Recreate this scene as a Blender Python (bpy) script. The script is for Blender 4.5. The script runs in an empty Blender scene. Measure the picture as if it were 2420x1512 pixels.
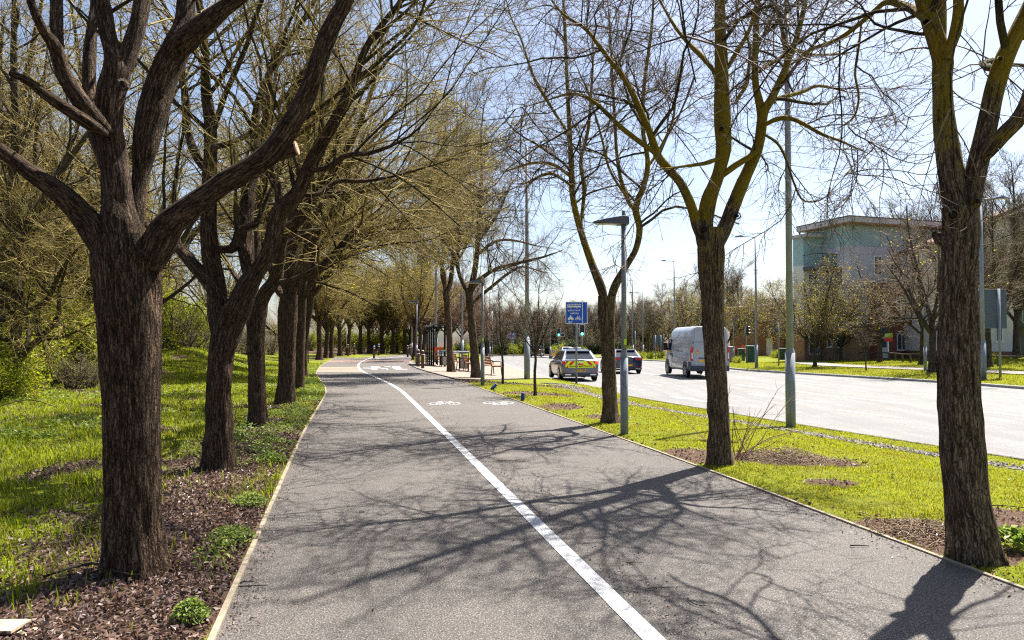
import bpy, bmesh, math, random
import numpy as np
from mathutils import Vector, Matrix
R = math.radians
rng = np.random.default_rng(11)
random.seed(5)
scene = bpy.context.scene
COL = scene.collection

# ------------------------------------------------------------------ camera
F = 1650.0            # focal length in units of a 2419 x 1512 frame
CX, CY = 1209.5, 756.0
EYE = 1.65
PITCH = math.atan(41 / F)
cam_d = bpy.data.cameras.new('camera')
cam = bpy.data.objects.new('camera', cam_d)
COL.objects.link(cam)
cam.location = (0, 0, EYE)
cam.rotation_euler = (R(90) + PITCH, 0, 0)
cam_d.sensor_width = 36
cam_d.lens = F / 2419 * 36
cam_d.clip_start = 0.05
cam_d.clip_end = 3000
scene.camera = cam
CP, SP = math.cos(PITCH), math.sin(PITCH)

def ray(px, py):
    a = (px - CX) / F
    b = (CY - py) / F
    return a, CP - b * SP, SP + b * CP

def P(px, py, Y):
    """point at distance Y ahead seen at px, py"""
    dx, dy, dz = ray(px, py)
    t = Y / dy
    return np.array((dx * t, Y, EYE + dz * t))

# ------------------------------------------------------------------ land
def pz(y):
    return -0.006 * np.maximum(np.asarray(y, float) - 25, 0)

def rz(y):
    return -0.42 - 0.0115 * np.clip(np.asarray(y, float) - 31, 0, 90)

def G(px, py, zf):
    """point of the sheet z = zf(y) seen at px, py"""
    dx, dy, dz = ray(px, py)
    z = 0.0
    for _ in range(30):
        t = (z - EYE) / dz
        z = 0.5 * z + 0.5 * float(zf(dy * t))
    return np.array((dx * t, dy * t, z))

def poly(pix, zf, y0=-8.0):
    pts = [G(x, y, zf)[:2] for x, y in pix]
    d = pts[0] - pts[1]
    k = (y0 - pts[0][1]) / d[1]
    return np.array([pts[0] + d * k] + pts)

RE = poly([(2728, 1512), (2419, 1395), (1600, 1085), (1323, 984), (1223, 948), (1132, 917), (1074, 896), (1024, 883), (986, 872), (966, 861)], pz)
RE = np.vstack([RE, [(-7.6, 52), (-8.0, 58), (-7.9, 66), (-7.0, 76), (-6.0, 90), (-6.0, 112)]])
LE = poly([(510, 1512), (720, 1020), (770, 935), (775.7, 925), (754, 893), (746, 882), (757, 865), (794, 844)], pz)
LE = np.vstack([LE, [(-14.3, 62), (-13.7, 70), (-12.2, 79), (-11.2, 90), (-11.0, 112)]])
ML = poly([(1545, 1512), (1090, 1060), (945, 920), (922, 907), (888, 891), (858, 879), (846, 868), (846, 861), (854, 854), (868, 848.5), (881, 844)], pz)
ML = np.vstack([ML, [(-11.5, 61), (-11.0, 70), (-9.8, 79), (-8.7, 90), (-8.5, 112)]])
NK = poly([(2419, 1085), (1900, 1005), (1480, 935), (1300, 899), (1215, 872), (1165, 853), (1131, 843)], rz)
FK = poly([(2419, 920), (2209, 904), (1754, 876)], rz)
FK = np.vstack([FK, [(15.6, 52), (17.5, 62), (17.0, 70), (14.5, 80), (12.5, 95), (9.5, 112)]])
ROAD_END = 114.0

def xat(c, y):
    k = int(np.argmax(c[:, 1])) + 1
    return np.interp(y, c[:k, 1], c[:k, 0])

def hash3(i, j, k):
    n = (i * 374761393 + j * 668265263 + k * 1274126177) & 0xffffffff
    n = ((n ^ (n >> 13)) * 1103515245) & 0xffffffff
    n = ((n ^ (n >> 16)) * 2654435761) & 0xffffffff
    return ((n ^ (n >> 15)) & 0xffff) / 65535.0

def vnoise(x, y, z):
    x, y, z = np.broadcast_arrays(np.asarray(x, float), np.asarray(y, float), np.asarray(z, float))
    i, j, k = np.floor(x).astype(np.int64), np.floor(y).astype(np.int64), np.floor(z).astype(np.int64)
    u, v, w = x - i, y - j, z - k
    u, v, w = u * u * (3 - 2 * u), v * v * (3 - 2 * v), w * w * (3 - 2 * w)
    r = 0
    for a in (0, 1):
        for b in (0, 1):
            for c in (0, 1):
                r = r + hash3(i + a, j + b, k + c) * (u if a else 1 - u) * (v if b else 1 - v) * (w if c else 1 - w)
    return r

def fbm(x, y, z=0.0, o=3):
    s, a, t = 0, 1.0, 0
    for q in range(o):
        s = s + a * vnoise(np.asarray(x) * 2 ** q + 7.3 * q, np.asarray(y) * 2 ** q + 3.1 * q, np.asarray(z) * 2 ** q)
        t += a
        a *= .5
    return s / t

def sstep(a, b, x):
    t = np.clip((np.asarray(x, float) - a) / (b - a), 0, 1)
    return t * t * (3 - 2 * t)

def height(x, y):
    x, y = np.asarray(x, float), np.asarray(y, float)
    xl, xr, xk, xf = xat(LE, y), xat(RE, y), xat(NK, y), xat(FK, y)
    p, r = pz(y), rz(y)
    # verge between the path and the road
    w = np.clip((x - xr) / np.maximum(xk - xr, .3), 0, 1)
    plat = sstep(24, 27, y) * (1 - sstep(66, 70, y))
    ws = w * w * (3 - 2 * w)
    ws = ws * (1 - plat) + plat * np.clip((w - .1) / .9, 0, 1) * 0.75
    z = p + (r - p) * ws + 0.05 * np.sin(np.pi * w) * (1 - plat)
    # under the path, under the road, beyond the road
    z = np.where((x < xr) & (x > xl), p - .05, z)
    bx = x - xf
    zr = r - .02 + .13 * sstep(0, .35, bx) + np.clip(bx, 0, 25) * .022 + .5 * sstep(10, 40, bx)
    z = np.where((x >= xk) & (x <= xf), r - .12, z)
    z = np.where(x > xf, zr, z)
    # wood side
    dl = np.maximum(xl - x, 0)
    zl = p - .02 + .04 * np.clip(dl, 0, 1) + .10 * sstep(1, 6, dl) * (fbm(x * .5, y * .5) - .3)
    zl = zl + (1.0 + .5 * (fbm(x * .6 + 9, y * .6) - .5)) * np.exp(-((x + .42 * y + 2.2) / 4.2) ** 2) * sstep(23, 34, y) * sstep(2.0, 6.5, dl) + .5 * sstep(8, 20, dl) * sstep(10, 30, y)
    z = np.where(x <= xl, zl, z)
    # the verge at the end of the road
    e = sstep(ROAD_END - .5, ROAD_END + 2, y) * (x > xk - 1)
    z = z * (1 - e) + (rz(115) + .15) * e
    return z

def GG(px, py):
    """ground point seen at px, py"""
    dx, dy, dz = ray(px, py)
    z = 0.0
    for _ in range(40):
        t = (z - EYE) / dz
        z = 0.6 * z + 0.4 * float(height(dx * t, dy * t))
    return np.array((dx * t, dy * t, z))

# ------------------------------------------------------------------ objects
def link(o, parent=None, loc=None):
    COL.objects.link(o)
    if parent is not None:
        o.parent = parent
    if loc is not None:
        o.location = loc
    return o

def tag(o, label=None, cat=None, group=None, kind=None):
    if label: o['label'] = label
    if cat: o['category'] = cat
    if group: o['group'] = group
    if kind: o['kind'] = kind
    return o

def empty(name, loc, label, cat, group=None, rot=0.0):
    o = bpy.data.objects.new(name, None)
    o.empty_display_size = .2
    link(o, None, tuple(float(v) for v in loc))
    o.rotation_euler = (0, 0, rot)
    return tag(o, label, cat, group)

def copy_tree(o, parent=None):
    c = o.copy()
    COL.objects.link(c)
    c.parent = parent
    for ch in o.children:
        copy_tree(ch, c)
    return c

def npmesh(name, V, faces, mat, smooth=True, bk=None, attrs=None):
    """V (n,3); faces: list of (m,k) int arrays"""
    me = bpy.data.meshes.new(name)
    V = np.ascontiguousarray(V, np.float32)
    me.vertices.add(len(V))
    me.vertices.foreach_set('co', V.ravel())
    faces = [np.asarray(f, np.int32) for f in faces if len(f)]
    nl = sum(f.size for f in faces)
    nf = sum(len(f) for f in faces)
    me.loops.add(nl)
    me.loops.foreach_set('vertex_index', np.concatenate([f.ravel() for f in faces]))
    me.polygons.add(nf)
    tot = np.concatenate([np.full(len(f), f.shape[1], np.int32) for f in faces])
    st = np.concatenate([[0], np.cumsum(tot)[:-1]]).astype(np.int32)
    me.polygons.foreach_set('loop_start', st)
    me.polygons.foreach_set('use_smooth', np.full(nf, smooth, bool))
    if bk is not None:
        a = me.attributes.new('bk', 'FLOAT_VECTOR', 'POINT')
        a.data.foreach_set('vector', np.ascontiguousarray(bk, np.float32).ravel())
    for k, v in (attrs or {}).items():
        a = me.attributes.new(k, 'FLOAT', 'POINT')
        a.data.foreach_set('value', np.ascontiguousarray(v, np.float32))
    me.materials.append(mat)
    me.update(calc_edges=True)
    return me

def npobj(name, V, faces, mat, parent=None, smooth=True, bk=None, attrs=None, loc=None):
    return link(bpy.data.objects.new(name, npmesh(name, V, faces, mat, smooth, bk, attrs)), parent, loc)

class MB:
    """collects simple solids into one mesh"""
    def __init__(s):
        s.bm = bmesh.new()
    def faces(s, pts, fs):
        v = [s.bm.verts.new(p) for p in pts]
        for f in fs:
            try: s.bm.faces.new([v[i] for i in f])
            except ValueError: pass
        return s
    def box(s, x0, x1, y0, y1, z0, z1, bev=0.0, M=None):
        b = bmesh.new()
        bmesh.ops.create_cube(b, size=1)
        for v in b.verts:
            v.co = Vector(((x0 + x1) / 2 + v.co.x * (x1 - x0), (y0 + y1) / 2 + v.co.y * (y1 - y0), (z0 + z1) / 2 + v.co.z * (z1 - z0)))
        if bev > 0:
            bmesh.ops.bevel(b, geom=b.edges[:], offset=bev, segments=2, affect='EDGES', profile=.6)
        if M is not None: b.transform(M)
        s.join(b)
        return s
    def join(s, b):
        me = bpy.data.meshes.new('tmp')
        b.to_mesh(me)
        b.free()
        s.bm.from_mesh(me)
        bpy.data.meshes.remove(me)
    def tube(s, pts, r, n=10, caps=True):
        pts = [Vector(p) for p in pts]
        rr = r if isinstance(r, (list, tuple)) else [r] * len(pts)
        rings = []
        for i, p in enumerate(pts):
            t = (pts[min(i + 1, len(pts) - 1)] - pts[max(i - 1, 0)]).normalized()
            a = Vector((1, 0, 0)) if abs(t.x) < .8 else Vector((0, 1, 0))
            u = t.cross(a).normalized()
            w = t.cross(u)
            rings.append([s.bm.verts.new(p + (u * math.cos(2 * math.pi * k / n) + w * math.sin(2 * math.pi * k / n)) * rr[i]) for k in range(n)])
        for a, b in zip(rings, rings[1:]):
            for k in range(n):
                f = s.bm.faces.new((a[k], a[(k + 1) % n], b[(k + 1) % n], b[k]))
                f.smooth = True
        if caps:
            s.bm.faces.new(rings[0][::-1])
            s.bm.faces.new(rings[-1])
        return s
    def loft(s, rings, caps=True, smooth=False):
        vs = [[s.bm.verts.new(p) for p in r] for r in rings]
        n = len(vs[0])
        for a, b in zip(vs, vs[1:]):
            for k in range(n):
                f = s.bm.faces.new((a[k], a[(k + 1) % n], b[(k + 1) % n], b[k]))
                f.smooth = smooth
        if caps:
            s.bm.faces.new(vs[0][::-1])
            s.bm.faces.new(vs[-1])
        return s
    def prism(s, poly2, axis, a, b):
        """extrude a 2-D outline along x, y or z from a to b"""
        def pt(u, v, w):
            return {'x': (w, u, v), 'y': (u, w, v), 'z': (u, v, w)}[axis]
        n = len(poly2)
        pts = [pt(u, v, a) for u, v in poly2] + [pt(u, v, b) for u, v in poly2]
        fs = [tuple(range(n)), tuple(range(2 * n - 1, n - 1, -1))] + [(i, i + n, (i + 1) % n + n, (i + 1) % n) for i in range(n)]
        return s.faces(pts, fs)
    def disc(s, c, r, axis='y', n=20, depth=.01, r_in=0):
        a0 = {'x': (0, 1, 0), 'y': (1, 0, 0), 'z': (1, 0, 0)}[axis]
        a1 = {'x': (0, 0, 1), 'y': (0, 0, 1), 'z': (0, 1, 0)}[axis]
        nn = {'x': (1, 0, 0), 'y': (0, 1, 0), 'z': (0, 0, 1)}[axis]
        c, a0, a1, nn = Vector(c), Vector(a0), Vector(a1), Vector(nn)
        def ring(rad, d):
            return [c + nn * d + (a0 * math.cos(2 * math.pi * k / n) + a1 * math.sin(2 * math.pi * k / n)) * rad for k in range(n)]
        if r_in <= 0:
            return s.loft([ring(r, -depth / 2), ring(r, depth / 2)])
        rs = [ring(r, -depth / 2), ring(r, depth / 2), ring(r_in, depth / 2), ring(r_in, -depth / 2)]
        vs = [[s.bm.verts.new(p) for p in q] for q in rs]
        for a, b in zip(vs, vs[1:] + vs[:1]):
            for k in range(n):
                s.bm.faces.new((a[k], a[(k + 1) % n], b[(k + 1) % n], b[k]))
        return s
    def build(s, name, mat, parent=None, loc=None, M=None):
        if M is not None: s.bm.transform(M)
        bmesh.ops.recalc_face_normals(s.bm, faces=s.bm.faces[:])
        me = bpy.data.meshes.new(name)
        s.bm.to_mesh(me)
        s.bm.free()
        me.materials.append(mat)
        return link(bpy.data.objects.new(name, me), parent, loc)

def text_mesh(name, body, size, mat, M, parent, space=1.0, width=None, depth=.002):
    cu = bpy.data.curves.new(name, 'FONT')
    cu.body = body
    cu.size = size
    cu.align_x = 'CENTER'
    cu.align_y = 'CENTER'
    cu.extrude = depth
    cu.offset = size * .012
    cu.space_line = 1.0
    o = bpy.data.objects.new('tmp_text', cu)
    COL.objects.link(o)
    dg = bpy.context.evaluated_depsgraph_get()
    me = bpy.data.meshes.new_from_object(o.evaluated_get(dg))
    bpy.data.objects.remove(o)
    bpy.data.curves.remove(cu)
    me.name = name
    if width:
        xs = [v.co.x for v in me.vertices]
        k = width / (max(xs) - min(xs))
        me.transform(Matrix.Diagonal((k, 1, 1, 1)))
    me.transform(M)
    me.materials.clear()
    me.materials.append(mat)
    return link(bpy.data.objects.new(name, me), parent)

# text standing upright, read from the -Y side
UP = Matrix.Rotation(R(90), 4, 'X')

# ------------------------------------------------------------------ materials
class NT:
    def __init__(s, name):
        s.m = bpy.data.materials.new(name)
        s.m.use_nodes = True
        s.t = s.m.node_tree
        s.t.nodes.clear()
        s.out = s.n('ShaderNodeOutputMaterial')
    def n(s, typ, **kw):
        nd = s.t.nodes.new(typ)
        for k, v in kw.items():
            setattr(nd, k, v)
        return nd
    def l(s, a, b):
        s.t.links.new(a, b)
    def coord(s, kind='Object', scale=(1, 1, 1), attr=None):
        if attr:
            a = s.n('ShaderNodeAttribute', attribute_name=attr)
            src = a.outputs['Vector']
        else:
            src = s.n('ShaderNodeTexCoord').outputs[kind]
        mp = s.n('ShaderNodeMapping')
        mp.inputs['Scale'].default_value = scale
        s.l(src, mp.inputs['Vector'])
        return mp.outputs[0]
    def noise(s, co, scale, detail=4, rough=.6, dist=0.0):
        nd = s.n('ShaderNodeTexNoise')
        nd.inputs['Scale'].default_value = scale
        nd.inputs['Detail'].default_value = detail
        nd.inputs['Roughness'].default_value = rough
        nd.inputs['Distortion'].default_value = dist
        s.l(co, nd.inputs['Vector'])
        return nd.outputs['Fac']
    def vor(s, co, scale, feature='F1'):
        nd = s.n('ShaderNodeTexVoronoi', feature=feature)
        nd.inputs['Scale'].default_value = scale
        s.l(co, nd.inputs['Vector'])
        return nd
    def ramp(s, fac, stops, interp='LINEAR'):
        nd = s.n('ShaderNodeValToRGB')
        cr = nd.color_ramp
        cr.interpolation = interp
        while len(cr.elements) < len(stops):
            cr.elements.new(.5)
        for e, (p, c) in zip(cr.elements, stops):
            e.position = p
            e.color = (*c, 1) if not isinstance(c, (int, float)) else (c, c, c, 1)
        s.l(fac, nd.inputs[0])
        return nd.outputs[0]
    def mix(s, fac, a, b, mode='MIX'):
        nd = s.n('ShaderNodeMix', data_type='RGBA', blend_type=mode)
        for sock, v in ((nd.inputs[0], fac), (nd.inputs[6], a), (nd.inputs[7], b)):
            if isinstance(v, bpy.types.NodeSocket): s.l(v, sock)
            elif isinstance(v, (int, float)): sock.default_value = v
            else: sock.default_value = (*v, 1)
        return nd.outputs[2]
    def math(s, op, a, b=0.0, clamp=False):
        nd = s.n('ShaderNodeMath', operation=op, use_clamp=clamp)
        for sock, v in ((nd.inputs[0], a), (nd.inputs[1], b)):
            if isinstance(v, bpy.types.NodeSocket): s.l(v, sock)
            else: sock.default_value = v
        return nd.outputs[0]
    def bump(s, h, strength=.5, dist=.02):
        nd = s.n('ShaderNodeBump')
        nd.inputs['Strength'].default_value = strength
        nd.inputs['Distance'].default_value = dist
        s.l(h, nd.inputs['Height'])
        return nd.outputs[0]
    def bsdf(s, col, rough=.7, spec=.3, normal=None, metal=0.0, coat=0.0, emis=None, estr=0.0, alpha=None, trans=0.0):
        b = s.n('ShaderNodeBsdfPrincipled')
        def put(k, v):
            if isinstance(v, bpy.types.NodeSocket): s.l(v, b.inputs[k])
            elif isinstance(v, (tuple, list)): b.inputs[k].default_value = (*v, 1)
            else: b.inputs[k].default_value = v
        put('Base Color', col); put('Roughness', rough); put('Specular IOR Level', spec); put('Metallic', metal)
        put('Coat Weight', coat); put('Transmission Weight', trans)
        if normal is not None: s.l(normal, b.inputs['Normal'])
        if emis: put('Emission Color', emis); put('Emission Strength', estr)
        return b
    def done(s, b):
        s.l(b.outputs[0], s.out.inputs[0])
        return s.m

def plain(name, col, rough=.6, spec=.4, metal=0.0, coat=0.0, var=.12, scale=6.0, emis=None, estr=0.0):
    t = NT(name)
    co = t.coord()
    f = t.noise(co, scale, 5)
    a = tuple(c * (1 - var) for c in col)
    b = tuple(min(1, c * (1 + var)) for c in col)
    c = t.ramp(f, [(.3, a), (.7, b)])
    rg = t.math('MULTIPLY_ADD', f, .15)
    rg.node.inputs[2].default_value = max(rough - .07, .02)
    return t.done(t.bsdf(c, rg, spec, None, metal, coat, emis, estr))

def leafmat(name, c0, c1, tr=.45, patch=None, amt=.7, pscale=.9):
    t = NT(name)
    geo = t.n('ShaderNodeNewGeometry')
    c = t.ramp(geo.outputs['Random Per Island'], [(.1, c0), (.9, c1)])
    if patch:
        ob = t.coord('Object')
        f = t.math('ADD', t.math('MULTIPLY', t.noise(ob, pscale, 5, .7), .8), t.math('MULTIPLY', geo.outputs['Random Per Island'], .2))
        c = t.mix(t.ramp(f, [(.46, 0.0), (.62, amt)]), c, patch)
    d = t.bsdf(c, .5, .35)
    tl = t.n('ShaderNodeBsdfTranslucent')
    cc = t.mix(1.0, c, (1.0, 1.0, .55), 'MULTIPLY')
    t.l(cc, tl.inputs[0])
    mx = t.n('ShaderNodeMixShader')
    mx.inputs[0].default_value = tr
    t.l(d.outputs[0], mx.inputs[1]); t.l(tl.outputs[0], mx.inputs[2])
    return t.done(mx)

def barkmat(name, dark, light, moss, moss_amt, lich=(.35, .36, .30), lich_amt=.25, zr=None, fs=16.0, bstr=.8):
    t = NT(name)
    co = t.coord(attr='bk', scale=(1, 1, .12))
    co2 = t.coord(attr='bk', scale=(1, 1, .7))
    ob = t.coord('Object')
    # long interlacing ridges broken into plates
    wob = t.noise(co2, fs * .55, 3, .6)
    vv = t.n('ShaderNodeVectorMath', operation='ADD')
    sc = t.n('ShaderNodeVectorMath', operation='SCALE')
    nz = t.n('ShaderNodeTexNoise'); nz.inputs['Scale'].default_value = fs * .8; nz.inputs['Detail'].default_value = 3
    t.l(co2, nz.inputs['Vector'])
    t.l(nz.outputs['Color'], sc.inputs[0]); sc.inputs['Scale'].default_value = .05
    t.l(co, vv.inputs[0]); t.l(sc.outputs[0], vv.inputs[1])
    pl = t.vor(vv.outputs[0], fs * 3.0, 'DISTANCE_TO_EDGE').outputs['Distance']
    ridge = t.noise(co, fs * 2.4, 6, .62, .5)
    fine = t.noise(co2, 75, 4, .7)
    furrow = t.ramp(pl, [(.0, 0.0), (.16, .75), (.45, 1.0)])
    h = t.math('ADD', t.math('MULTIPLY', furrow, .22), t.math('ADD', t.math('MULTIPLY', ridge, .95), t.math('MULTIPLY', fine, .22)))
    base = t.ramp(h, [(.54, tuple(c * .28 for c in dark)), (.70, dark), (.94, light)])
    big = t.noise(ob, 1.3, 5, .65)
    base = t.mix(t.ramp(big, [(.38, .0), (.68, .6)]), base, t.mix(1.0, base, (.62, .60, .58), 'MULTIPLY'))
    mn = t.noise(ob, 2.3, 6, .75)
    if zr:
        z = t.n('ShaderNodeSeparateXYZ'); t.l(ob, z.inputs[0])
        mr = t.n('ShaderNodeMapRange'); t.l(z.outputs[2], mr.inputs[0])
        mr.inputs[1].default_value, mr.inputs[2].default_value, mr.inputs[3].default_value, mr.inputs[4].default_value = zr[0], zr[1], -.25, .08
        mn = t.math('ADD', mn, mr.outputs[0])
    lo = .78 - .45 * moss_amt
    base = t.mix(t.ramp(t.math('ADD', mn, t.math('MULTIPLY', t.math('SUBTRACT', ridge, .5), .3)), [(lo, 0.0), (lo + .12, .85)]), base, t.mix(fine, tuple(c * .5 for c in moss), moss))
    ln = t.noise(co2, 26, 5, .6)
    lo = .80 - .3 * lich_amt
    base = t.mix(t.ramp(ln, [(lo, 0.0), (lo + .04, .8)]), base, lich)
    nb = t.bump(h, min(1, bstr * 1.25), .05)
    return t.done(t.bsdf(base, .9, .12, nb))

def twigmat(name, a, b):
    t = NT(name)
    g = t.n('ShaderNodeNewGeometry')
    c = t.ramp(g.outputs['Random Per Island'], [(.0, a), (1.0, b)])
    return t.done(t.bsdf(c, .75, .25))
# ------------------------------------------------------------------ material list
def ground_material():
    t = NT('ground')
    ob = t.coord('Object')
    lit = t.n('ShaderNodeAttribute', attribute_name='litter').outputs['Fac']
    n1 = t.noise(ob, 9, 6, .65)
    n2 = t.noise(ob, 60, 4, .7)
    n3 = t.noise(ob, .7, 4, .6)
    grass = t.ramp(n1, [(.25, (.05, .070, .005)), (.5, (.13, .155, .008)), (.75, (.22, .225, .012))])
    grass = t.mix(t.ramp(n3, [(.45, 0.0), (.7, .6)]), grass, (.16, .15, .02))
    soil = t.ramp(n2, [(.3, (.03, .019, .014)), (.5, (.085, .052, .036)), (.7, (.19, .13, .095))])
    k = t.math('ADD', lit, t.math('MULTIPLY', t.math('SUBTRACT', n1, .5), 1.2))
    c = t.mix(t.ramp(k, [(.42, 0.0), (.58, 1.0)]), grass, soil)
    h = t.math('ADD', n1, t.math('MULTIPLY', n2, .5))
    return t.done(t.bsdf(c, .95, .1, t.bump(h, .9, .05)))

def asphalt_material(name, dark, mid, light, scale=170, blotch=.35, crack=False):
    t = NT(name)
    ob = t.coord('Object')
    g = t.vor(ob, scale)
    n = t.noise(ob, scale * .7, 3, .7)
    big = t.noise(ob, .8, 5, .65)
    med = t.noise(ob, 7, 5, .7)
    c = t.ramp(n, [(.3, dark), (.5, mid), (.66, light)])
    rnd = t.ramp(g.outputs['Color'], [(.2, .4), (.8, 1.6)])
    c = t.mix(.8, c, rnd, 'MULTIPLY')
    c = t.mix(t.ramp(big, [(.35, blotch), (.65, 0.0)]), c, tuple(v * .6 for v in mid))
    c = t.mix(t.ramp(med, [(.55, 0.0), (.8, .35)]), c, tuple(min(1, v * 1.25) for v in mid))
    if crack:
        mp = t.n('ShaderNodeMapping'); mp.inputs['Rotation'].default_value = (0, 0, R(-20)); mp.inputs['Scale'].default_value = (1.6, .06, 1)
        t.l(t.n('ShaderNodeTexCoord').outputs['Object'], mp.inputs[0])
        st = t.noise(mp.outputs[0], 1.0, 6, .7)
        c = t.mix(t.ramp(st, [(.42, .55), (.62, 0.0)]), c, tuple(v * .62 for v in mid))
    h = t.math('SUBTRACT', n, t.math('MULTIPLY', g.outputs['Distance'], .8))
    return t.done(t.bsdf(c, .8, .35, t.bump(h, .6, .006)))

def paint_material(name='white_paint', col=(.42, .42, .425)):
    t = NT(name)
    ob = t.coord('Object')
    n = t.noise(ob, 60, 5, .75)
    b = t.noise(ob, 2.5, 5, .6)
    c = t.ramp(n, [(.28, tuple(v * .35 for v in col)), (.46, col)])
    c = t.mix(t.ramp(b, [(.42, 0.0), (.75, .6)]), c, tuple(v * .55 for v in col))
    sp = t.noise(ob, 9, 6, .8)
    c = t.mix(t.ramp(sp, [(.58, 0.0), (.70, .55)]), c, tuple(v * .35 for v in col))
    return t.done(t.bsdf(c, .6, .4, t.bump(n, .3, .003)))

def paver_material(name, a, b, joint, sx, sy, rot=0.0, offset=.5):
    t = NT(name)
    co = t.n('ShaderNodeTexCoord').outputs['Object']
    mp = t.n('ShaderNodeMapping'); mp.inputs['Rotation'].default_value = (0, 0, rot)
    t.l(co, mp.inputs[0])
    br = t.n('ShaderNodeTexBrick', offset=offset)
    br.inputs['Color1'].default_value = (*a, 1); br.inputs['Color2'].default_value = (*b, 1); br.inputs['Mortar'].default_value = (*joint, 1)
    br.inputs['Scale'].default_value = 1; br.inputs['Mortar Size'].default_value = .006
    br.inputs['Brick Width'].default_value = sx; br.inputs['Row Height'].default_value = sy
    t.l(mp.outputs[0], br.inputs[0])
    n = t.noise(co, 30, 5, .7)
    c = t.mix(.5, br.outputs[0], t.ramp(n, [(.2, .55), (.8, 1.4)]), 'MULTIPLY')
    return t.done(t.bsdf(c, .85, .25, t.bump(br.outputs['Fac'], -.4, .004)))

def wall_material(name, a, b, joint, w=.225, h=.075, msize=.01):
    """brick laid on upright walls"""
    t = NT(name)
    g = t.n('ShaderNodeTexCoord').outputs['Object']
    sp = t.n('ShaderNodeSeparateXYZ'); t.l(g, sp.inputs[0])
    cb = t.n('ShaderNodeCombineXYZ')
    t.l(t.math('ADD', sp.outputs[0], sp.outputs[1]), cb.inputs[0]); t.l(sp.outputs[2], cb.inputs[1])
    br = t.n('ShaderNodeTexBrick')
    br.inputs['Color1'].default_value = (*a, 1); br.inputs['Color2'].default_value = (*b, 1); br.inputs['Mortar'].default_value = (*joint, 1)
    br.inputs['Scale'].default_value = 1; br.inputs['Mortar Size'].default_value = msize
    br.inputs['Brick Width'].default_value = w; br.inputs['Row Height'].default_value = h
    t.l(cb.outputs[0], br.inputs[0])
    n = t.noise(g, 1.2, 6, .7)
    c = t.mix(.6, br.outputs[0], t.ramp(n, [(.25, .6), (.75, 1.35)]), 'MULTIPLY')
    return t.done(t.bsdf(c, .9, .2, t.bump(br.outputs['Fac'], -.3, .01)))

def render_wall(name, col):
    t = NT(name)
    ob = t.coord('Object', (1, 1, .35))
    n = t.noise(ob, 1.3, 6, .7)
    f = t.noise(t.coord('Object'), 40, 3, .6)
    c = t.ramp(n, [(.25, tuple(v * .78 for v in col)), (.6, col)])
    return t.done(t.bsdf(c, .9, .2, t.bump(f, .2, .01)))

M = {}
M['ground'] = ground_material()
M['path'] = asphalt_material('path_asphalt', (.014, .013, .012), (.066, .058, .052), (.235, .205, .18), 140, .35)
M['road'] = asphalt_material('road_asphalt', (.055, .055, .053), (.152, .148, .143), (.275, .27, .26), 90, .5, True)
M['pave'] = asphalt_material('pavement_asphalt', (.10, .09, .085), (.19, .17, .155), (.28, .25, .23), 80, .3)
M['paint'] = paint_material()
M['road_paint'] = paint_material('road_paint', (.42, .42, .42))
M['paver_tan'] = paver_material('tan_blocks', (.27, .20, .145), (.22, .16, .115), (.12, .085, .065), .2, .1)
M['paver_red'] = paver_material('pink_blocks', (.25, .15, .125), (.20, .12, .10), (.1, .06, .05), .2, .1)
M['slab'] = paver_material('buff_slabs', (.22, .175, .14), (.18, .145, .115), (.10, .08, .065), .6, .4)
M['timber_edge'] = plain('timber_edge', (.235, .195, .14), .8, .2, var=.3, scale=14)
M['kerb'] = plain('kerb_stone', (.18, .175, .165), .85, .2, var=.25, scale=9)
M['kerb_light'] = plain('kerb_light', (.28, .275, .27), .85, .2, var=.2, scale=12)
M['galv'] = plain('galvanised_steel', (.20, .22, .255), .6, .4, .15, var=.16, scale=5)
M['galv_dull'] = plain('dull_steel', (.18, .20, .23), .55, .4, .3, var=.14, scale=5)
M['lamp_grey'] = plain('lamp_grey', (.10, .115, .14), .45, .4, .2)
M['black'] = plain('black_metal', (.012, .012, .014), .4, .4)
M['black_matt'] = plain('black_matt', (.010, .010, .011), .8, .12)
M['rubber'] = plain('rubber', (.014, .014, .015), .85, .2)
M['blue_sign'] = plain('blue_sign', (.005, .075, .50), .4, .4, var=.04)
M['white_sign'] = plain('white_sign', (.75, .76, .78), .45, .4, var=.04)
M['sign_back'] = plain('sign_back', (.085, .105, .14), .6, .35, .2, var=.08)
M['yellow'] = plain('yellow_plastic', (.80, .38, .01), .5, .4, var=.05)
M['orange'] = plain('orange_panel', (.80, .10, .01), .45, .4, var=.05)
M['bollard'] = plain('bollard_brown', (.075, .034, .026), .6, .35, var=.15)
M['cream_band'] = plain('cream_band', (.68, .62, .52), .5, .4, var=.05)
M['wood_slat'] = plain('bench_timber', (.30, .13, .05), .6, .3, var=.25, scale=18)
M['brown_steel'] = plain('brown_steel', (.05, .03, .022), .5, .4)
M['bin_panel'] = plain('bin_panel', (.36, .31, .26), .6, .3, var=.06)
M['cabinet'] = plain('cabinet_green', (.012, .055, .050), .45, .4, var=.1)
M['cabinet_grey'] = plain('cabinet_grey', (.16, .18, .21), .5, .4, var=.1)
M['blue_tube'] = plain('blue_tube', (.01, .035, .20), .5, .4)
M['old_rail'] = plain('old_timber', (.10, .085, .07), .85, .2, var=.3, scale=12)
def glass_material(name, col, rough=.05, refl=.13):
    t = NT(name)
    g = t.bsdf(col, rough, .5)
    tr = t.n('ShaderNodeBsdfTransparent'); tr.inputs[0].default_value = (.93, .96, .95, 1)
    mx = t.n('ShaderNodeMixShader'); mx.inputs[0].default_value = refl
    t.l(tr.outputs[0], mx.inputs[1]); t.l(g.outputs[0], mx.inputs[2])
    return t.done(mx)
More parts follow.
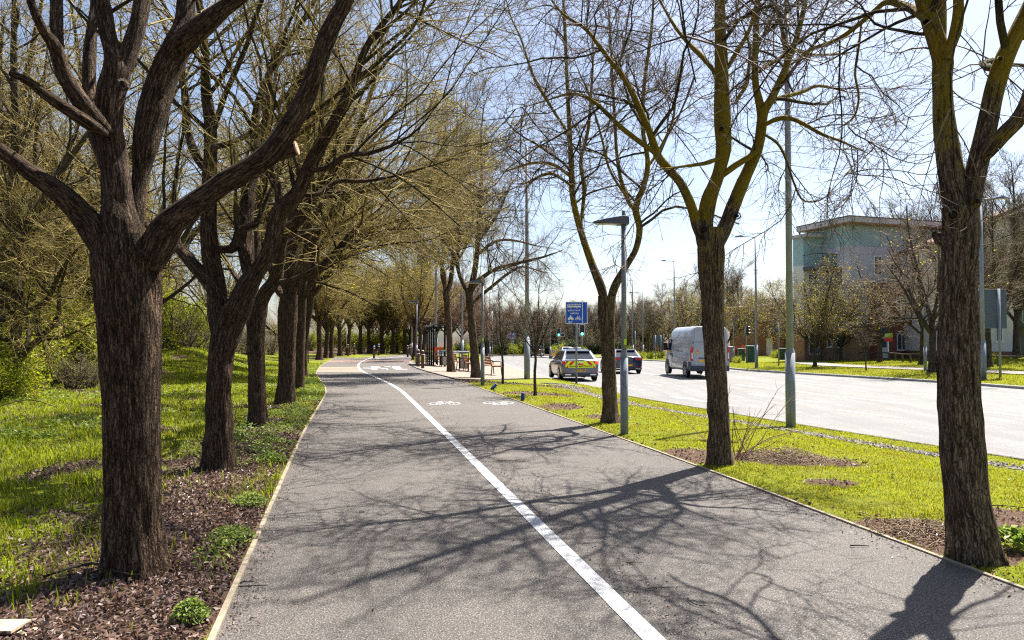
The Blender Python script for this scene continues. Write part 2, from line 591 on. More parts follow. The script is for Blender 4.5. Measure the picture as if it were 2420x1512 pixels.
M['shelter_glass'] = glass_material('shelter_glass', (.35, .42, .42), .05, .10)
M['balcony_glass'] = glass_material('balcony_glass', (.30, .36, .36))
M['window_glass'] = plain('window_glass', (.05, .07, .085), .06, .8, var=.3, scale=1.5)
M['frame_white'] = plain('frame_white', (.72, .73, .74), .5, .4, var=.04)
M['grass'] = leafmat('grass_blades', (.13, .18, .006), (.30, .33, .014), .6, (.27, .23, .06), .45)
M['verge_grass'] = leafmat('verge_grass', (.19, .21, .006), (.37, .365, .014), .6, (.24, .19, .045), .75, 1.1)
M['weed'] = leafmat('weed_leaves', (.10, .17, .025), (.30, .35, .09), .5)
M['litter'] = leafmat('dead_leaves', (.06, .028, .022), (.27, .165, .12), .15, (.16, .14, .145), .6, 30)
M['gravel'] = twigmat('gravel_stones', (.08, .07, .06), (.32, .29, .255))

# ------------------------------------------------------------------ the ground
def grid_axis(parts):
    r = [np.arange(a, b, s) for a, b, s in parts]
    return np.concatenate(r + [[parts[-1][1]]])
gx = grid_axis([(-700, -120, 60), (-120, -20, 4), (-20, -8, .5), (-8, 11, .22), (11, 30, .5), (30, 100, 3), (100, 700, 60)])
gy = grid_axis([(-40, -4, 4), (-4, 20, .25), (20, 60, .6), (60, 125, 1.6), (125, 260, 8), (260, 1400, 80)])
XX, YY = np.meshgrid(gx, gy)
ZZ = height(XX, YY)

tree_feet = []   # filled before litter is made
def litter_mask(x, y):
    dl = xat(LE, y) - x
    n = fbm(x * 1.1 + 4, y * 1.1, 0, 4)
    m = (1 - sstep(.9, 2.1, dl + (n - .5) * 2.8)) * (1 - .75 * sstep(10, 20, y)) * (.55 + .55 * sstep(.35, .55, n))
    m = np.maximum(m, (1 - sstep(4.0, 5.0, y + (n - .5) * 2.0 - .05 * dl)) * .9)
    m = np.maximum(m, sstep(.54, .68, n) * .8)
    m = np.maximum(m, sstep(16, 19, dl) * .7)
    # patches between verge trees
    dr = x - xat(RE, y)
    v = np.zeros_like(m)
    for (a, b, r1, r2) in VERGE_PATCH:
        q = np.hypot((x - a) / r1, (y - b) / r2)
        v = np.maximum(v, 1 - sstep(.55, 1.15, q + (n - .5) * .9))
    v = np.maximum(v, (1 - sstep(.05, .35, dr + (n - .5) * .6)) * .45)
    v = np.where((dr > 0) & (y < 27), v, 0)
    v = np.where((dr > 0) & (x > xat(NK, y)), sstep(.62, .75, n) * .6, v)
    m = np.where(dl > 0, m, v)
    return np.where((y > ROAD_END + 1.5) | ((y > 80) & (dl > 6)), 1.0, m)
def gpt(px, py):
    g = GG(px, py); return g[0], g[1]
VERGE_PATCH = []
for px, py, r1, r2 in ((1850, 1085, 1.0, .55), (1640, 1075, .55, .7), (2160, 1250, .7, .42), (2290, 1300, .45, .45), (1265, 930, 1.3, .8), (1188, 905, 1.4, 1.0),
                       (1120, 900, 1.0, 1.3), (1440, 985, .6, .5), (1330, 915, 1.2, .6), (2400, 1230, .6, .5), (1960, 1140, .4, .3), (1330, 960, .5, .9)):
    a, b = gpt(px, py); VERGE_PATCH.append((a, b, r1, r2))
LIT = litter_mask(XX, YY)
ny, nx = XX.shape
idx = np.arange(ny * nx).reshape(ny, nx)
quads = np.stack([idx[:-1, :-1], idx[:-1, 1:], idx[1:, 1:], idx[1:, :-1]], -1).reshape(-1, 4)
g = npobj('ground', np.stack([XX, YY, ZZ], -1).reshape(-1, 3), [quads], M['ground'], attrs={'litter': LIT.ravel()})
tag(g, kind='structure')

# ------------------------------------------------------------------ path, road and their markings
def resample(c, n, mode='arc'):
    c = np.asarray(c, float)
    d = np.concatenate([[0], np.cumsum(np.linalg.norm(np.diff(c, axis=0), axis=1))])
    s = np.linspace(0, d[-1], n)
    return np.stack([np.interp(s, d, c[:, k]) for k in range(c.shape[1])], -1)
def smooth(c, n, it=12):
    r = resample(c, n)
    for _ in range(it):
        r[1:-1] = .25 * r[:-2] + .5 * r[1:-1] + .25 * r[2:]
    return r
RE, LE, ML, NKs, FKs = smooth(RE, 160, 6), smooth(LE, 160, 6), smooth(ML, 200, 8), smooth(NK, 90, 3), smooth(FK, 120, 8)

def strip(a, b, zf, dz, cross=5):
    n = len(a)
    w = np.linspace(0, 1, cross)
    V = a[:, None, :] * (1 - w)[None, :, None] + b[:, None, :] * w[None, :, None]
    V = np.concatenate([V, (zf(V[..., 1]) + dz)[..., None]], -1).reshape(-1, 3)
    i = np.arange(n * cross).reshape(n, cross)
    return V, np.stack([i[:-1, :-1], i[:-1, 1:], i[1:, 1:], i[1:, :-1]], -1).reshape(-1, 4)

def normals2(c):
    t = np.gradient(c, axis=0)
    t /= np.linalg.norm(t, axis=1)[:, None]
    return np.stack([t[:, 1], -t[:, 0]], -1)     # to the right of travel

def ribbon(name, c, w, zf, top, thick, mat, kind='structure', parent=None, rough=0.0):
    n = normals2(c)
    a, b = c - n * w / 2, c + n * w / 2
    z = zf(c[:, 1]) + top
    if rough:
        z = z + (fbm(np.arange(len(c)) * .7, 0, 3) - .5) * rough
    V = np.stack([np.column_stack([a, z - thick]), np.column_stack([a, z]), np.column_stack([b, z]), np.column_stack([b, z - thick])], 1).reshape(-1, 3)
    i = np.arange(len(c) * 4).reshape(-1, 4)
    Q = []
    for k in range(3):
        Q.append(np.stack([i[:-1, k], i[1:, k], i[1:, k + 1], i[:-1, k + 1]], -1))
    Q.append(i[[0]][:, ::-1]); Q.append(i[[-1]])
    o = npobj(name, V, [np.concatenate(Q)], mat, parent, smooth=False)
    if kind: tag(o, kind=kind)
    return o

V, Q = strip(LE, RE, pz, 0.0, 9)
tag(npobj('path', V, [Q], M['path']), kind='structure')
ribbon('path_line', ML, .125, pz, .005, .003, M['paint'])
edgeL = LE[LE[:, 1] < 100]
edgeR = RE[RE[:, 1] < 27.2]
ribbon('path_edging', edgeL - normals2(edgeL) * .02, .038, pz, .022, .14, M['timber_edge'], rough=.016)
ribbon('path_edging', edgeR + normals2(edgeR) * .02, .035, pz, .016, .14, M['timber_edge'], rough=.014)
V, Q = strip(NKs, resample(FKs, 90), rz, 0.0, 9)
a = np.column_stack([NKs, np.zeros(len(NKs))])
# the road as a sheet between both kerbs, matched by distance ahead
ys = np.concatenate([np.arange(-8, 60, .8), np.arange(60, ROAD_END, 1.6), [ROAD_END]])
A = np.column_stack([np.interp(ys, NKs[:, 1], NKs[:, 0]), ys]); B = np.column_stack([np.interp(ys, FKs[:, 1], FKs[:, 0]), ys])
V, Q = strip(A, B, rz, 0.0, 13)
tag(npobj('road', V, [Q], M['road']), kind='structure')
# kerbs: stones set along the road
def kerb(name, c, w, top, mat, zf=rz, gap=.9):
    mbk = MB()
    L = np.concatenate([[0], np.cumsum(np.linalg.norm(np.diff(c, axis=0), axis=1))])
    n = int(L[-1] / gap)
    n2 = normals2(c)
    for k in range(n):
        s0, s1 = k * gap, (k + 1) * gap - .012
        p = [np.array([np.interp(s, L, c[:, 0]), np.interp(s, L, c[:, 1])]) for s in (s0, s1)]
        q = np.array([np.interp(s0, L, n2[:, 0]), np.interp(s0, L, n2[:, 1])])
        z0, z1 = float(zf(p[0][1])), float(zf(p[1][1]))
        r = []
        for pp, zz in ((p[0], z0), (p[1], z1)):
            aa, bb = pp - q * w / 2, pp + q * w / 2
            r.append([(aa[0], aa[1], zz - .1), (aa[0], aa[1], zz + top - .015), (aa[0] + q[0] * .02, aa[1] + q[1] * .02, zz + top), (bb[0] - q[0] * .02, bb[1] - q[1] * .02, zz + top), (bb[0], bb[1], zz + top - .015), (bb[0], bb[1], zz - .1)])
        mbk.loft(r)
    o = mbk.build(name, mat)
    return tag(o, kind='structure')
fk = FKs[(FKs[:, 1] > 4) & (FKs[:, 1] < 108)]
kerb('kerb', fk + normals2(fk) * .07, .15, .12, M['kerb_light'])
nk = NKs[(NKs[:, 1] > 2) & (NKs[:, 1] < 84)]
kerb('kerb', nk[nk[:, 1] < 33.2] - normals2(nk[nk[:, 1] < 33.2]) * .05, .10, .03, M['kerb'])
kerb('kerb', nk[nk[:, 1] >= 33] - normals2(nk[nk[:, 1] >= 33]) * .07, .14, .13, M['kerb_light'])
far_edge = np.column_stack([np.linspace(-6, 11, 60), np.full(60, ROAD_END) - 2.0 + np.linspace(-1, 1, 60) ** 2])
kerb('kerb', far_edge, .16, .14, M['kerb_light'])

# buff paved platform by the bus shelter, between path and road
ys = np.concatenate([np.linspace(27.3, 64, 46)])
A = np.column_stack([np.interp(ys, RE[:, 1], RE[:, 0]) + .05, ys]); B = np.column_stack([np.interp(ys, NKs[:, 1], NKs[:, 0]) - .14, ys])
cut = np.interp(ys, [27.3, 28.6, 33.5, 35, 64], [0.12, .35, .97, 1, 1])
B = A + (B - A) * cut[:, None]
w = np.linspace(0, 1, 12)
VV = A[:, None, :] * (1 - w)[None, :, None] + B[:, None, :] * w[None, :, None]
zz = height(VV[..., 0], VV[..., 1])
zz[:, 0] = pz(A[:, 1])
V = np.concatenate([VV, (np.maximum(zz, pz(VV[..., 1]) - .5) + .035)[..., None]], -1).reshape(-1, 3)
i = np.arange(len(V)).reshape(len(ys), -1)
Q = np.stack([i[:-1, :-1], i[:-1, 1:], i[1:, 1:], i[1:, :-1]], -1).reshape(-1, 4)
tag(npobj('bus_platform', V, [Q], M['slab']), kind='structure')
e = A[(A[:, 1] < 60)]
ribbon('platform_edging', resample(e, 60), .09, pz, .05, .2, M['kerb'])

# block paving set into the path: left half first, then right across
def band(name, c0, c1, y0, y1, mat, dz=.004):
    ys = np.linspace(y0, y1, 14)
    def xi(c, y):
        k = int(np.argmax(c[:, 1] > 64)) or len(c)
        return np.interp(y, c[:k, 1], c[:k, 0])
    a = np.column_stack([xi(c0, ys), ys]); b = np.column_stack([xi(c1, ys), ys])
    V, Q = strip(a, b, pz, dz, 5)
    return tag(npobj(name, V, [Q], mat), kind='structure')
band('path_paving', LE, ML - [.07, 0], 34.5, 37.2, M['paver_tan'])
band('path_paving', LE, ML - [.07, 0], 37.2, 38.8, M['paver_red'])
band('path_paving', LE, ML - [.07, 0], 38.8, 41.2, M['paver_tan'])
band('path_paving', ML + [.07, 0], RE, 51, 55, M['paver_red'])
band('path_paving', LE, ML - [.07, 0], 51, 55, M['paver_red'])

# painted marks on the path
def mark(name, polys, mat=M['paint'], zf=pz, dz=.006):
    mb = MB()
    for p in polys:
        pts = [(x, y, float(zf(y)) + dz) for x, y in p]
        mb.faces(pts, [tuple(range(len(pts)))])
    o = mb.build(name, mat)
    for f in o.data.polygons:
        if f.normal.z < 0: f.flip()
    return tag(o, kind='structure')
def seg(p, q, w):
    p, q = np.array(p, float), np.array(q, float)
    d = (q - p) / np.linalg.norm(q - p); n = np.array([-d[1], d[0]]) * w / 2
    return [p - n, q - n, q + n, p + n]
def ringp(c, r, w, n=18, sy=1.0):
    out = []
    for k in range(n):
        a0, a1 = 2 * math.pi * k / n, 2 * math.pi * (k + 1) / n
        out.append([(c[0] + math.cos(a) * rr, c[1] + math.sin(a) * rr * sy) for a, rr in ((a0, r - w), (a1, r - w), (a1, r), (a0, r))])
    return out
def bike_polys(s=1.0, lw=.05):
    P_ = []
    P_ += ringp((-.32, 0), .22, lw) + ringp((.32, 0), .22, lw)
    A_, B_, C_, D_ = (-.32, 0), (-.02, 0), (.22, .30), (-.12, .32)
    for p, q in ((A_, B_), (B_, C_), (A_, D_), (D_, B_), (D_, C_), (C_, (.32, 0)), (D_, (-.15, .40)), ((-.24, .41), (-.06, .41)), (C_, (.20, .42)), ((.20, .42), (.32, .42))):
        P_.append(seg(p, q, lw))
    return [[(x * s, y * s) for x, y in p] for p in P_]
def place(polys, o, rot, sy=1.0, sx=1.0):
    c, s = math.cos(rot), math.sin(rot)
    return [[(o[0] + x * sx * c - y * sy * s, o[1] + x * sx * s + y * sy * c) for x, y in p] for p in polys]
o = G(1051, 954, pz)
mark('path_cycle_mark', place(bike_polys(.72), o[:2], R(8), 1.9))
o = G(1177, 952, pz)
mark('path_cycle_mark', place(bike_polys(.72), o[:2], R(188), 1.9))
# pale blocks and bars beyond, as worn paint
def pixpoly(pts):
    return [tuple(G(x, y, pz)[:2]) for x, y in pts]
def z2d(x, y):     # from the enlarged view of the far path
    return ((840 + x / 9.45) * .945, (800 + y / 9.45) * .945)
shapes = [[(810, 1100), (1035, 1105), (1058, 1140), (850, 1140)], [(790, 1150), (990, 1155), (935, 1182), (870, 1180)],
          [(640, 1130), (800, 1133), (800, 1143), (640, 1143)], [(1058, 1143), (1215, 1150), (1245, 1175), (1200, 1165), (1058, 1152)],
          [(1360, 1090), (1500, 1098), (1570, 1150), (1400, 1160), (1310, 1122)], [(1135, 1090), (1285, 1097), (1285, 1106), (1135, 1100)],
          [(1400, 1162), (1690, 1160), (1690, 1170), (1400, 1172)]]
mark('path_block_mark', [pixpoly([z2d(*p) for p in s]) for s in shapes])
dash = [[(x, 1266), (x + w, 1268), (x + w, 1280), (x, 1279)] for x, w in ((790, 70), (920, 60), (1140, 50), (1270, 55), (1370, 40), (1450, 65))]
mark('path_dash_mark', [pixpoly([z2d(*p) for p in s]) for s in dash])
# lane lines on the road
def lane(off, dashlen=None, gaplen=None, w=.11, y0=6, y1=78):
    out = []
    y = y0
    while y < y1:
        y2 = y + (dashlen or 3)
        p = (np.interp(y, NKs[:, 1], NKs[:, 0]) + off, y); q = (np.interp(y2, NKs[:, 1], NKs[:, 0]) + off, y2)
        out.append(seg(p, q, w))
        y = y2 + (gaplen if dashlen else 0)
    return out
mark('road_line', lane(.45, w=.09, y0=34) + lane(3.6, 2, 4) + lane(7.2, w=.12) + lane(10.7, 2, 4) + lane(14.2, 4, 2, y1=44), mat=M['road_paint'], zf=rz, dz=.005)
o = GG(1640, 915)
arrow = [[(-.08, -2), (.08, -2), (.08, .6), (-.08, .6)], [(-.35, .6), (.35, .6), (0, 1.8)]]
mark('road_arrow', place(arrow, (6.1, 23), R(18)) + place(arrow, (9.2, 24), R(18)) + place(arrow, (4.6, 29), R(14)), mat=M['road_paint'], zf=rz, dz=.005)

# pavement beyond the far verge
pv = FKs[(FKs[:, 1] > 8) & (FKs[:, 1] < 60)]
nn = normals2(pv)
A, B = pv + nn * 6.2, pv + nn * 8.3
w = np.linspace(0, 1, 5)
VV = A[:, None, :] * (1 - w)[None, :, None] + B[:, None, :] * w[None, :, None]
V = np.concatenate([VV, (height(VV[..., 0], VV[..., 1]) + .05)[..., None]], -1).reshape(-1, 3)
i = np.arange(len(V)).reshape(len(pv), -1)
tag(npobj('pavement', V, [np.stack([i[:-1, :-1], i[:-1, 1:], i[1:, 1:], i[1:, :-1]], -1).reshape(-1, 4)], M['pave']), kind='structure')
# ------------------------------------------------------------------ trees
M['bark_left'] = barkmat('bark_furrowed', (.062, .039, .024), (.235, .158, .10), (.085, .080, .018), .34, lich_amt=.2, fs=22)
M['bark_limb'] = barkmat('bark_mossy', (.060, .045, .028), (.21, .165, .105), (.115, .105, .020), .62, lich_amt=.25, fs=22)
M['bark_verge'] = barkmat('bark_verge', (.12, .083, .053), (.36, .26, .17), (.36, .25, .012), .80, lich_amt=.15, zr=(1.8, 4.0), fs=20)
M['cut_wood'] = plain('cut_wood', (.30, .21, .14), .8, .2, var=.35, scale=40)
M['bark_low_moss'] = barkmat('bark_plain', (.10, .070, .045), (.30, .22, .145), (.22, .17, .02), .35, lich_amt=.1, fs=15)  # darker brown verge bark with little moss, for the trees near the shelter
M['knot'] = plain('knot_wood', (.018, .013, .010), .9, .1, var=.4, scale=30)
M['bark_far'] = barkmat('bark_far', (.055, .045, .036), (.15, .12, .095), (.10, .095, .03), .35, lich_amt=.1, bstr=.4)
M['twig_left'] = twigmat('twigs_olive', (.10, .075, .026), (.40, .31, .088))
M['twig_verge'] = twigmat('twigs_brown', (.060, .042, .026), (.150, .105, .062))
M['twig_far'] = twigmat('twigs_far', (.085, .065, .042), (.19, .145, .090))
M['twig_front'] = twigmat('twigs_front', (.12, .085, .055), (.30, .21, .13))
M['twig_red'] = twigmat('twigs_russet', (.12, .070, .045), (.26, .155, .095))
M['buds'] = leafmat('spring_buds', (.42, .34, .012), (.62, .52, .03), .5)
M['bush_leaf'] = leafmat('bush_leaves', (.15, .20, .008), (.42, .44, .025), .55)
M['bush_dark'] = leafmat('bush_leaves_dark', (.018, .036, .010), (.055, .085, .02), .3)
M['bush_red'] = leafmat('red_leaves', (.42, .05, .02), (.60, .14, .06), .4)

def tubes(Pp, Rr, S, squash=None):
    """Pp (n,k,3), Rr (n,k) -> verts, quads, bark coordinate"""
    n, k, _ = Pp.shape
    T = np.gradient(Pp, axis=1)
    T /= np.linalg.norm(T, axis=2, keepdims=True) + 1e-9
    m = T.mean(1)
    a = np.where(np.abs(m[:, 2:3]) < .75, np.array([[0, 0, 1.]]), np.array([[1., 0, 0]]))[:, None, :]
    N = np.cross(T, np.broadcast_to(a, T.shape))
    N /= np.linalg.norm(N, axis=2, keepdims=True) + 1e-9
    B = np.cross(T, N)
    th = np.arange(S) * 2 * np.pi / S
    c, s = np.cos(th), np.sin(th)
    ringv = N[:, :, None, :] * c[None, None, :, None] + B[:, :, None, :] * s[None, None, :, None]
    V = Pp[:, :, None, :] + ringv * Rr[:, :, None, None]
    seg_ = np.concatenate([np.zeros((n, 1)), np.cumsum(np.linalg.norm(np.diff(Pp, axis=1), axis=2), 1)], 1)
    off = rng.random(n)[:, None, None] * 30
    bk = np.stack([np.broadcast_to(Rr[:, :, None] * c, V.shape[:3]) + off, np.broadcast_to(Rr[:, :, None] * s, V.shape[:3]), np.broadcast_to(seg_[:, :, None] + off, V.shape[:3])], -1)
    i = np.arange(n * k * S).reshape(n, k, S)
    j = np.roll(i, -1, axis=2)
    Q = np.stack([i[:, :-1], j[:, :-1], j[:, 1:], i[:, 1:]], -1).reshape(-1, 4)
    return V.reshape(-1, 3), Q, bk.reshape(-1, 3), ringv

class Soup:
    def __init__(s): s.V, s.Q, s.B, s.n = [], [], [], 0
    def add(s, V, Q, B):
        s.V.append(V); s.Q.append(Q + s.n); s.B.append(B); s.n += len(V)
    def tubes(s, Pp, Rr, S):
        V, Q, B, _ = tubes(Pp, Rr, S)
        s.add(V, Q, B)
    def mesh(s, name, mat):
        return npmesh(name, np.concatenate(s.V), [np.concatenate(s.Q)], mat, True, np.concatenate(s.B))

def catmull(p, n):
    p = np.asarray(p, float)
    q = np.vstack([2 * p[0] - p[1], p, 2 * p[-1] - p[-2]])
    d = np.concatenate([[0], np.cumsum(np.linalg.norm(np.diff(p[:, :3], axis=0), axis=1))])
    u = np.linspace(0, d[-1], n)
    k = np.clip(np.searchsorted(d, u, side='right') - 1, 0, len(p) - 2)
    t = ((u - d[k]) / (d[k + 1] - d[k] + 1e-9))[:, None]
    a, b, c, e = q[k], q[k + 1], q[k + 2], q[k + 3]
    return .5 * (2 * b + (c - a) * t + (2 * a - 5 * b + 4 * c - e) * t ** 2 + (3 * b - a - 3 * c + e) * t ** 3)

def limb_tube(soup, pts, sides, ds, amp, freq=9.0, lobes=None, knots=0):
    """one thick limb with furrowed bark. pts (n,4) xyz + radius"""
    L = np.linalg.norm(np.diff(pts[:, :3], axis=0), axis=1).sum()
    n = max(6, int(L / ds))
    q = catmull(pts, n)
    Pp, Rr = q[None, :, :3], np.maximum(q[None, :, 3], .004)
    V, Q, B, ringv = tubes(Pp, Rr, sides)
    Vr = V.reshape(n, sides, 3)
    rad = Rr[0][:, None, None]
    if amp > 0:
        Bq = B.reshape(n, sides, 3)
        f = freq
        nz = vnoise(Bq[..., 0] * f, Bq[..., 1] * f, Bq[..., 2] * f * .16)
        nz2 = vnoise(Bq[..., 0] * f * 2.3 + 9, Bq[..., 1] * f * 2.3, Bq[..., 2] * f * .4)
        big = vnoise(Bq[..., 0] * 2.5, Bq[..., 1] * 2.5, Bq[..., 2] * .8)
        d = (1 - np.abs(2 * nz - 1)) * 1.1 + nz2 * .35 - 1.0 + (big - .5) * 1.5
        Vr = Vr + ringv[0] * (d * amp * np.minimum(1, Rr[0] / .1)[:, None])[..., None]
    if lobes is not None:
        th = np.arange(sides) * 2 * np.pi / sides
        h = np.concatenate([[0], np.cumsum(np.linalg.norm(np.diff(q[:, :3], axis=0), axis=1))])
        fl = np.exp(-h / .19)[:, None] * (.24 + .28 * np.maximum(0, np.sin(th * lobes + 1.3))[None, :] ** 1.5) + np.exp(-h / .5)[:, None] * .07
        Vr = Vr + ringv[0] * (fl * Rr[0][:, None])[..., None]
    soup.add(Vr.reshape(-1, 3), Q, B)
    # closed end
    e = q[-1]
    return q

def grow(par, parR, count, ang, length, ratio, k, wig, trop, t0=.15, t1=1.0, bias=(0, 0, 0), bw=0.0, rmin=.003, shrink=.5, rrel=.6, spread_flat=0.0):
    """side shoots off each parent. par (n,kp,3); count per parent (int array or int)"""
    n, kp, _ = par.shape
    cnt = np.broadcast_to(np.asarray(count), (n,))
    pi = np.repeat(np.arange(n), cnt)
    m = len(pi)
    t = t0 + (t1 - t0) * rng.random(m)
    f = t * (kp - 1)
    i0 = np.minimum(f.astype(int), kp - 2)
    w = (f - i0)[:, None]
    p0, p1 = par[pi, i0], par[pi, i0 + 1]
    pos = p0 * (1 - w) + p1 * w
    T = p1 - p0
    T /= np.linalg.norm(T, axis=1, keepdims=True) + 1e-9
    pr = parR[pi, i0] * (1 - w[:, 0]) + parR[pi, i0 + 1] * w[:, 0]
    r = rng.normal(size=(m, 3))
    if spread_flat: r[:, 2] *= (1 - spread_flat)
    r -= (r * T).sum(1, keepdims=True) * T
    r /= np.linalg.norm(r, axis=1, keepdims=True) + 1e-9
    a = np.radians(rng.uniform(ang[0], ang[1], m))[:, None]
    d = np.cos(a) * T + np.sin(a) * r
    if bw:
        b = np.asarray(bias, float)
        d = d + bw * b
        d /= np.linalg.norm(d, axis=1, keepdims=True)
    L = rng.uniform(length[0], length[1], m) * (1 - shrink * t)
    pts = np.empty((m, k, 3))
    pts[:, 0] = pos
    trop = np.interp(np.linspace(0, 1, k), np.linspace(0, 1, len(trop)), trop)
    cur = pos.copy()
    for s_ in range(1, k):
        d = d + rng.normal(size=(m, 3)) * wig
        d[:, 2] += trop[s_]
        d /= np.linalg.norm(d, axis=1, keepdims=True)
        cur = cur + d * (L / (k - 1))[:, None]
        pts[:, s_] = cur
    r0 = np.minimum(pr * rrel, L * ratio)
    r0 = np.maximum(r0, rmin)
    R_ = r0[:, None] * np.linspace(1, .35, k)[None, :]
    return pts, R_, L

def leaf_quads(centers, size, jitter=.0, up=.3, fold=.25, elong=1.0):
    """little bent leaves (two triangles hinged on the midrib, as one quad with lifted tips)"""
    n = len(centers)
    a = rng.normal(size=(n, 3)); a[:, 2] *= .6
    a /= np.linalg.norm(a, axis=1, keepdims=True)
    b = rng.normal(size=(n, 3)); b[:, 2] += up
    nrm = b - (b * a).sum(1, keepdims=True) * a
    nrm /= np.linalg.norm(nrm, axis=1, keepdims=True)
    c = np.cross(nrm, a)
    s = (size * rng.uniform(.6, 1.3, n))[:, None]
    o = centers + rng.normal(size=(n, 3)) * jitter
    V = np.stack([o - a * s * elong * .5, o + c * s * .38 + nrm * s * fold, o + a * s * elong * .6, o - c * s * .38 + nrm * s * fold * .6], 1)
    i = np.arange(n * 4).reshape(n, 4)
    F3 = np.concatenate([i[:, [0, 1, 2]], i[:, [0, 2, 3]]])
    return V.reshape(-1, 3), F3

def to_world(limb, Y, f, d0, d1, ext=0.0, ext_up=0.5, sub=False):
    """traced limb [(x, y, width)] -> xyz + radius"""
    out = []
    n = len(limb)
    for k, (x, y, w) in enumerate(limb):
        X_, Y_, s = f(x, y)
        dep = Y + d0 + (d1 - d0) * (k / max(n - 1, 1))
        p = P(X_, Y_, dep)
        out.append((*p, w * s / 2 * dep / F * (p[1] / math.hypot(p[0], p[1])) * (.62 if (k == 0 and sub) else .95)))
    out = np.array(out)
    if ext > 0:
        d = out[-1, :3] - out[-2, :3]
        d /= np.linalg.norm(d)
        ne = 3 if ext < 2 else 5
        if ext >= 2: ext *= 2.0
        for q in range(ne):
            d = d + np.array([rng.normal() * .14, rng.normal() * .14, ext_up * .12])
            d /= np.linalg.norm(d)
            nxt = np.append(out[-1, :3] + d * ext / ne, out[-1, 3] * (.68 if ne == 3 else .72))
            out = np.vstack([out, nxt])
    return out

class Spec: pass
def crown_levels(limbs, style, dens=1.0, far=1.0):
    """shoots of three orders off the limbs; returns soups for branches and twigs and the twig tips"""
    br, tw = Soup(), Soup()
    tips = []
    K = 14
    par = np.stack([catmull(q, K)[:, :3] for q in limbs])
    pR = np.stack([np.maximum(catmull(q, K)[:, 3], .004) for q in limbs])
    Ls = np.array([np.linalg.norm(np.diff(q[:, :3], axis=0), axis=1).sum() for q in limbs])
    t0 = style.get('t0', .3)
    c1 = np.maximum(1, (Ls * (1 - t0) * style['d1'] * dens + rng.random(len(Ls)))).astype(int)
    p1, r1, L1 = grow(par, pR, c1, style['a1'], style['l1'], .0165, 9, style['w1'], style['t1'], t0=t0, bias=style.get('bias', (0, 0, 0)), bw=style.get('bw', 0), rmin=.008, rrel=.5, shrink=style.get('s1', .45))
    br.tubes(p1, r1, 6)
    # leaders: the ends of the limbs themselves carry shoots too
    c2 = np.maximum(2, (L1 * style['d2'] * dens + rng.random(len(L1)))).astype(int)
    p2, r2, L2 = grow(p1, r1, c2, style['a2'], style['l2'], .009, 7, style['w2'], style['t2'], t0=.12, rmin=.0045 * far, rrel=.62, shrink=.35, bias=style.get('bias', (0, 0, 0)), bw=style.get('bw', 0) * .5)
    tw.tubes(p2, r2, 4)
    c2b = np.maximum(1, (Ls * (1 - t0) * style['d2'] * .5 * dens)).astype(int)
    p2b, r2b, L2b = grow(par, pR, c2b, style['a2'], style['l2'], .009, 7, style['w2'], style['t2'], t0=t0, rmin=.0045 * far, rrel=.4, shrink=.2)
    tw.tubes(p2b, r2b, 4)
    p2, r2, L2 = np.concatenate([p2, p2b]), np.concatenate([r2, r2b]), np.concatenate([L2, L2b])
    c3 = np.maximum(1, (L2 * style['d3'] * dens + rng.random(len(L2)))).astype(int)
    p3, r3, L3 = grow(p2, r2, c3, style['a3'], style['l3'], .007, 4, style['w3'], style['t3'], t0=.15, rmin=.0032 * far, rrel=.7, shrink=.3)
    tw.tubes(p3, r3, 3)
    if style.get('d4'):
        c4 = np.maximum(0, (L3 * style['d4'] * dens + rng.random(len(L3)))).astype(int)
        p4, r4, L4 = grow(p3, r3, c4, (30, 60), (.06, .2), .007, 3, .15, [0, .05], t0=.2, rmin=.0022 * far, rrel=.8, shrink=.2)
        tw.tubes(p4, r4, 3)
    tips = np.concatenate([p3[:, -1], p3[:, 2], p2[:, -1]])
    return br, tw, tips

LIME = dict(d1=3.0, a1=(40, 80), l1=(1.0, 2.6), w1=.16, t1=[.06, .0, -.06, -.02, .10], d2=6.8, a2=(35, 70), l2=(.4, 1.1), w2=.13, t2=[-.01, -.03, .06],
            d3=8, d4=1.0, a3=(35, 65), l3=(.12, .45), w3=.11, t3=[0, .06], t0=.22)
MAPLE = dict(d1=3.6, a1=(30, 60), l1=(1.3, 3.4), w1=.12, t1=[.03, .02, -.02, .02], d2=7.0, a2=(28, 55), l2=(.5, 1.5), w2=.14, t2=[.02, 0, .02], bias=(.8, .1, 0), bw=.22,
             d3=5.6, a3=(28, 55), l3=(.15, .5), w3=.14, t3=[0, .03], t0=.2)

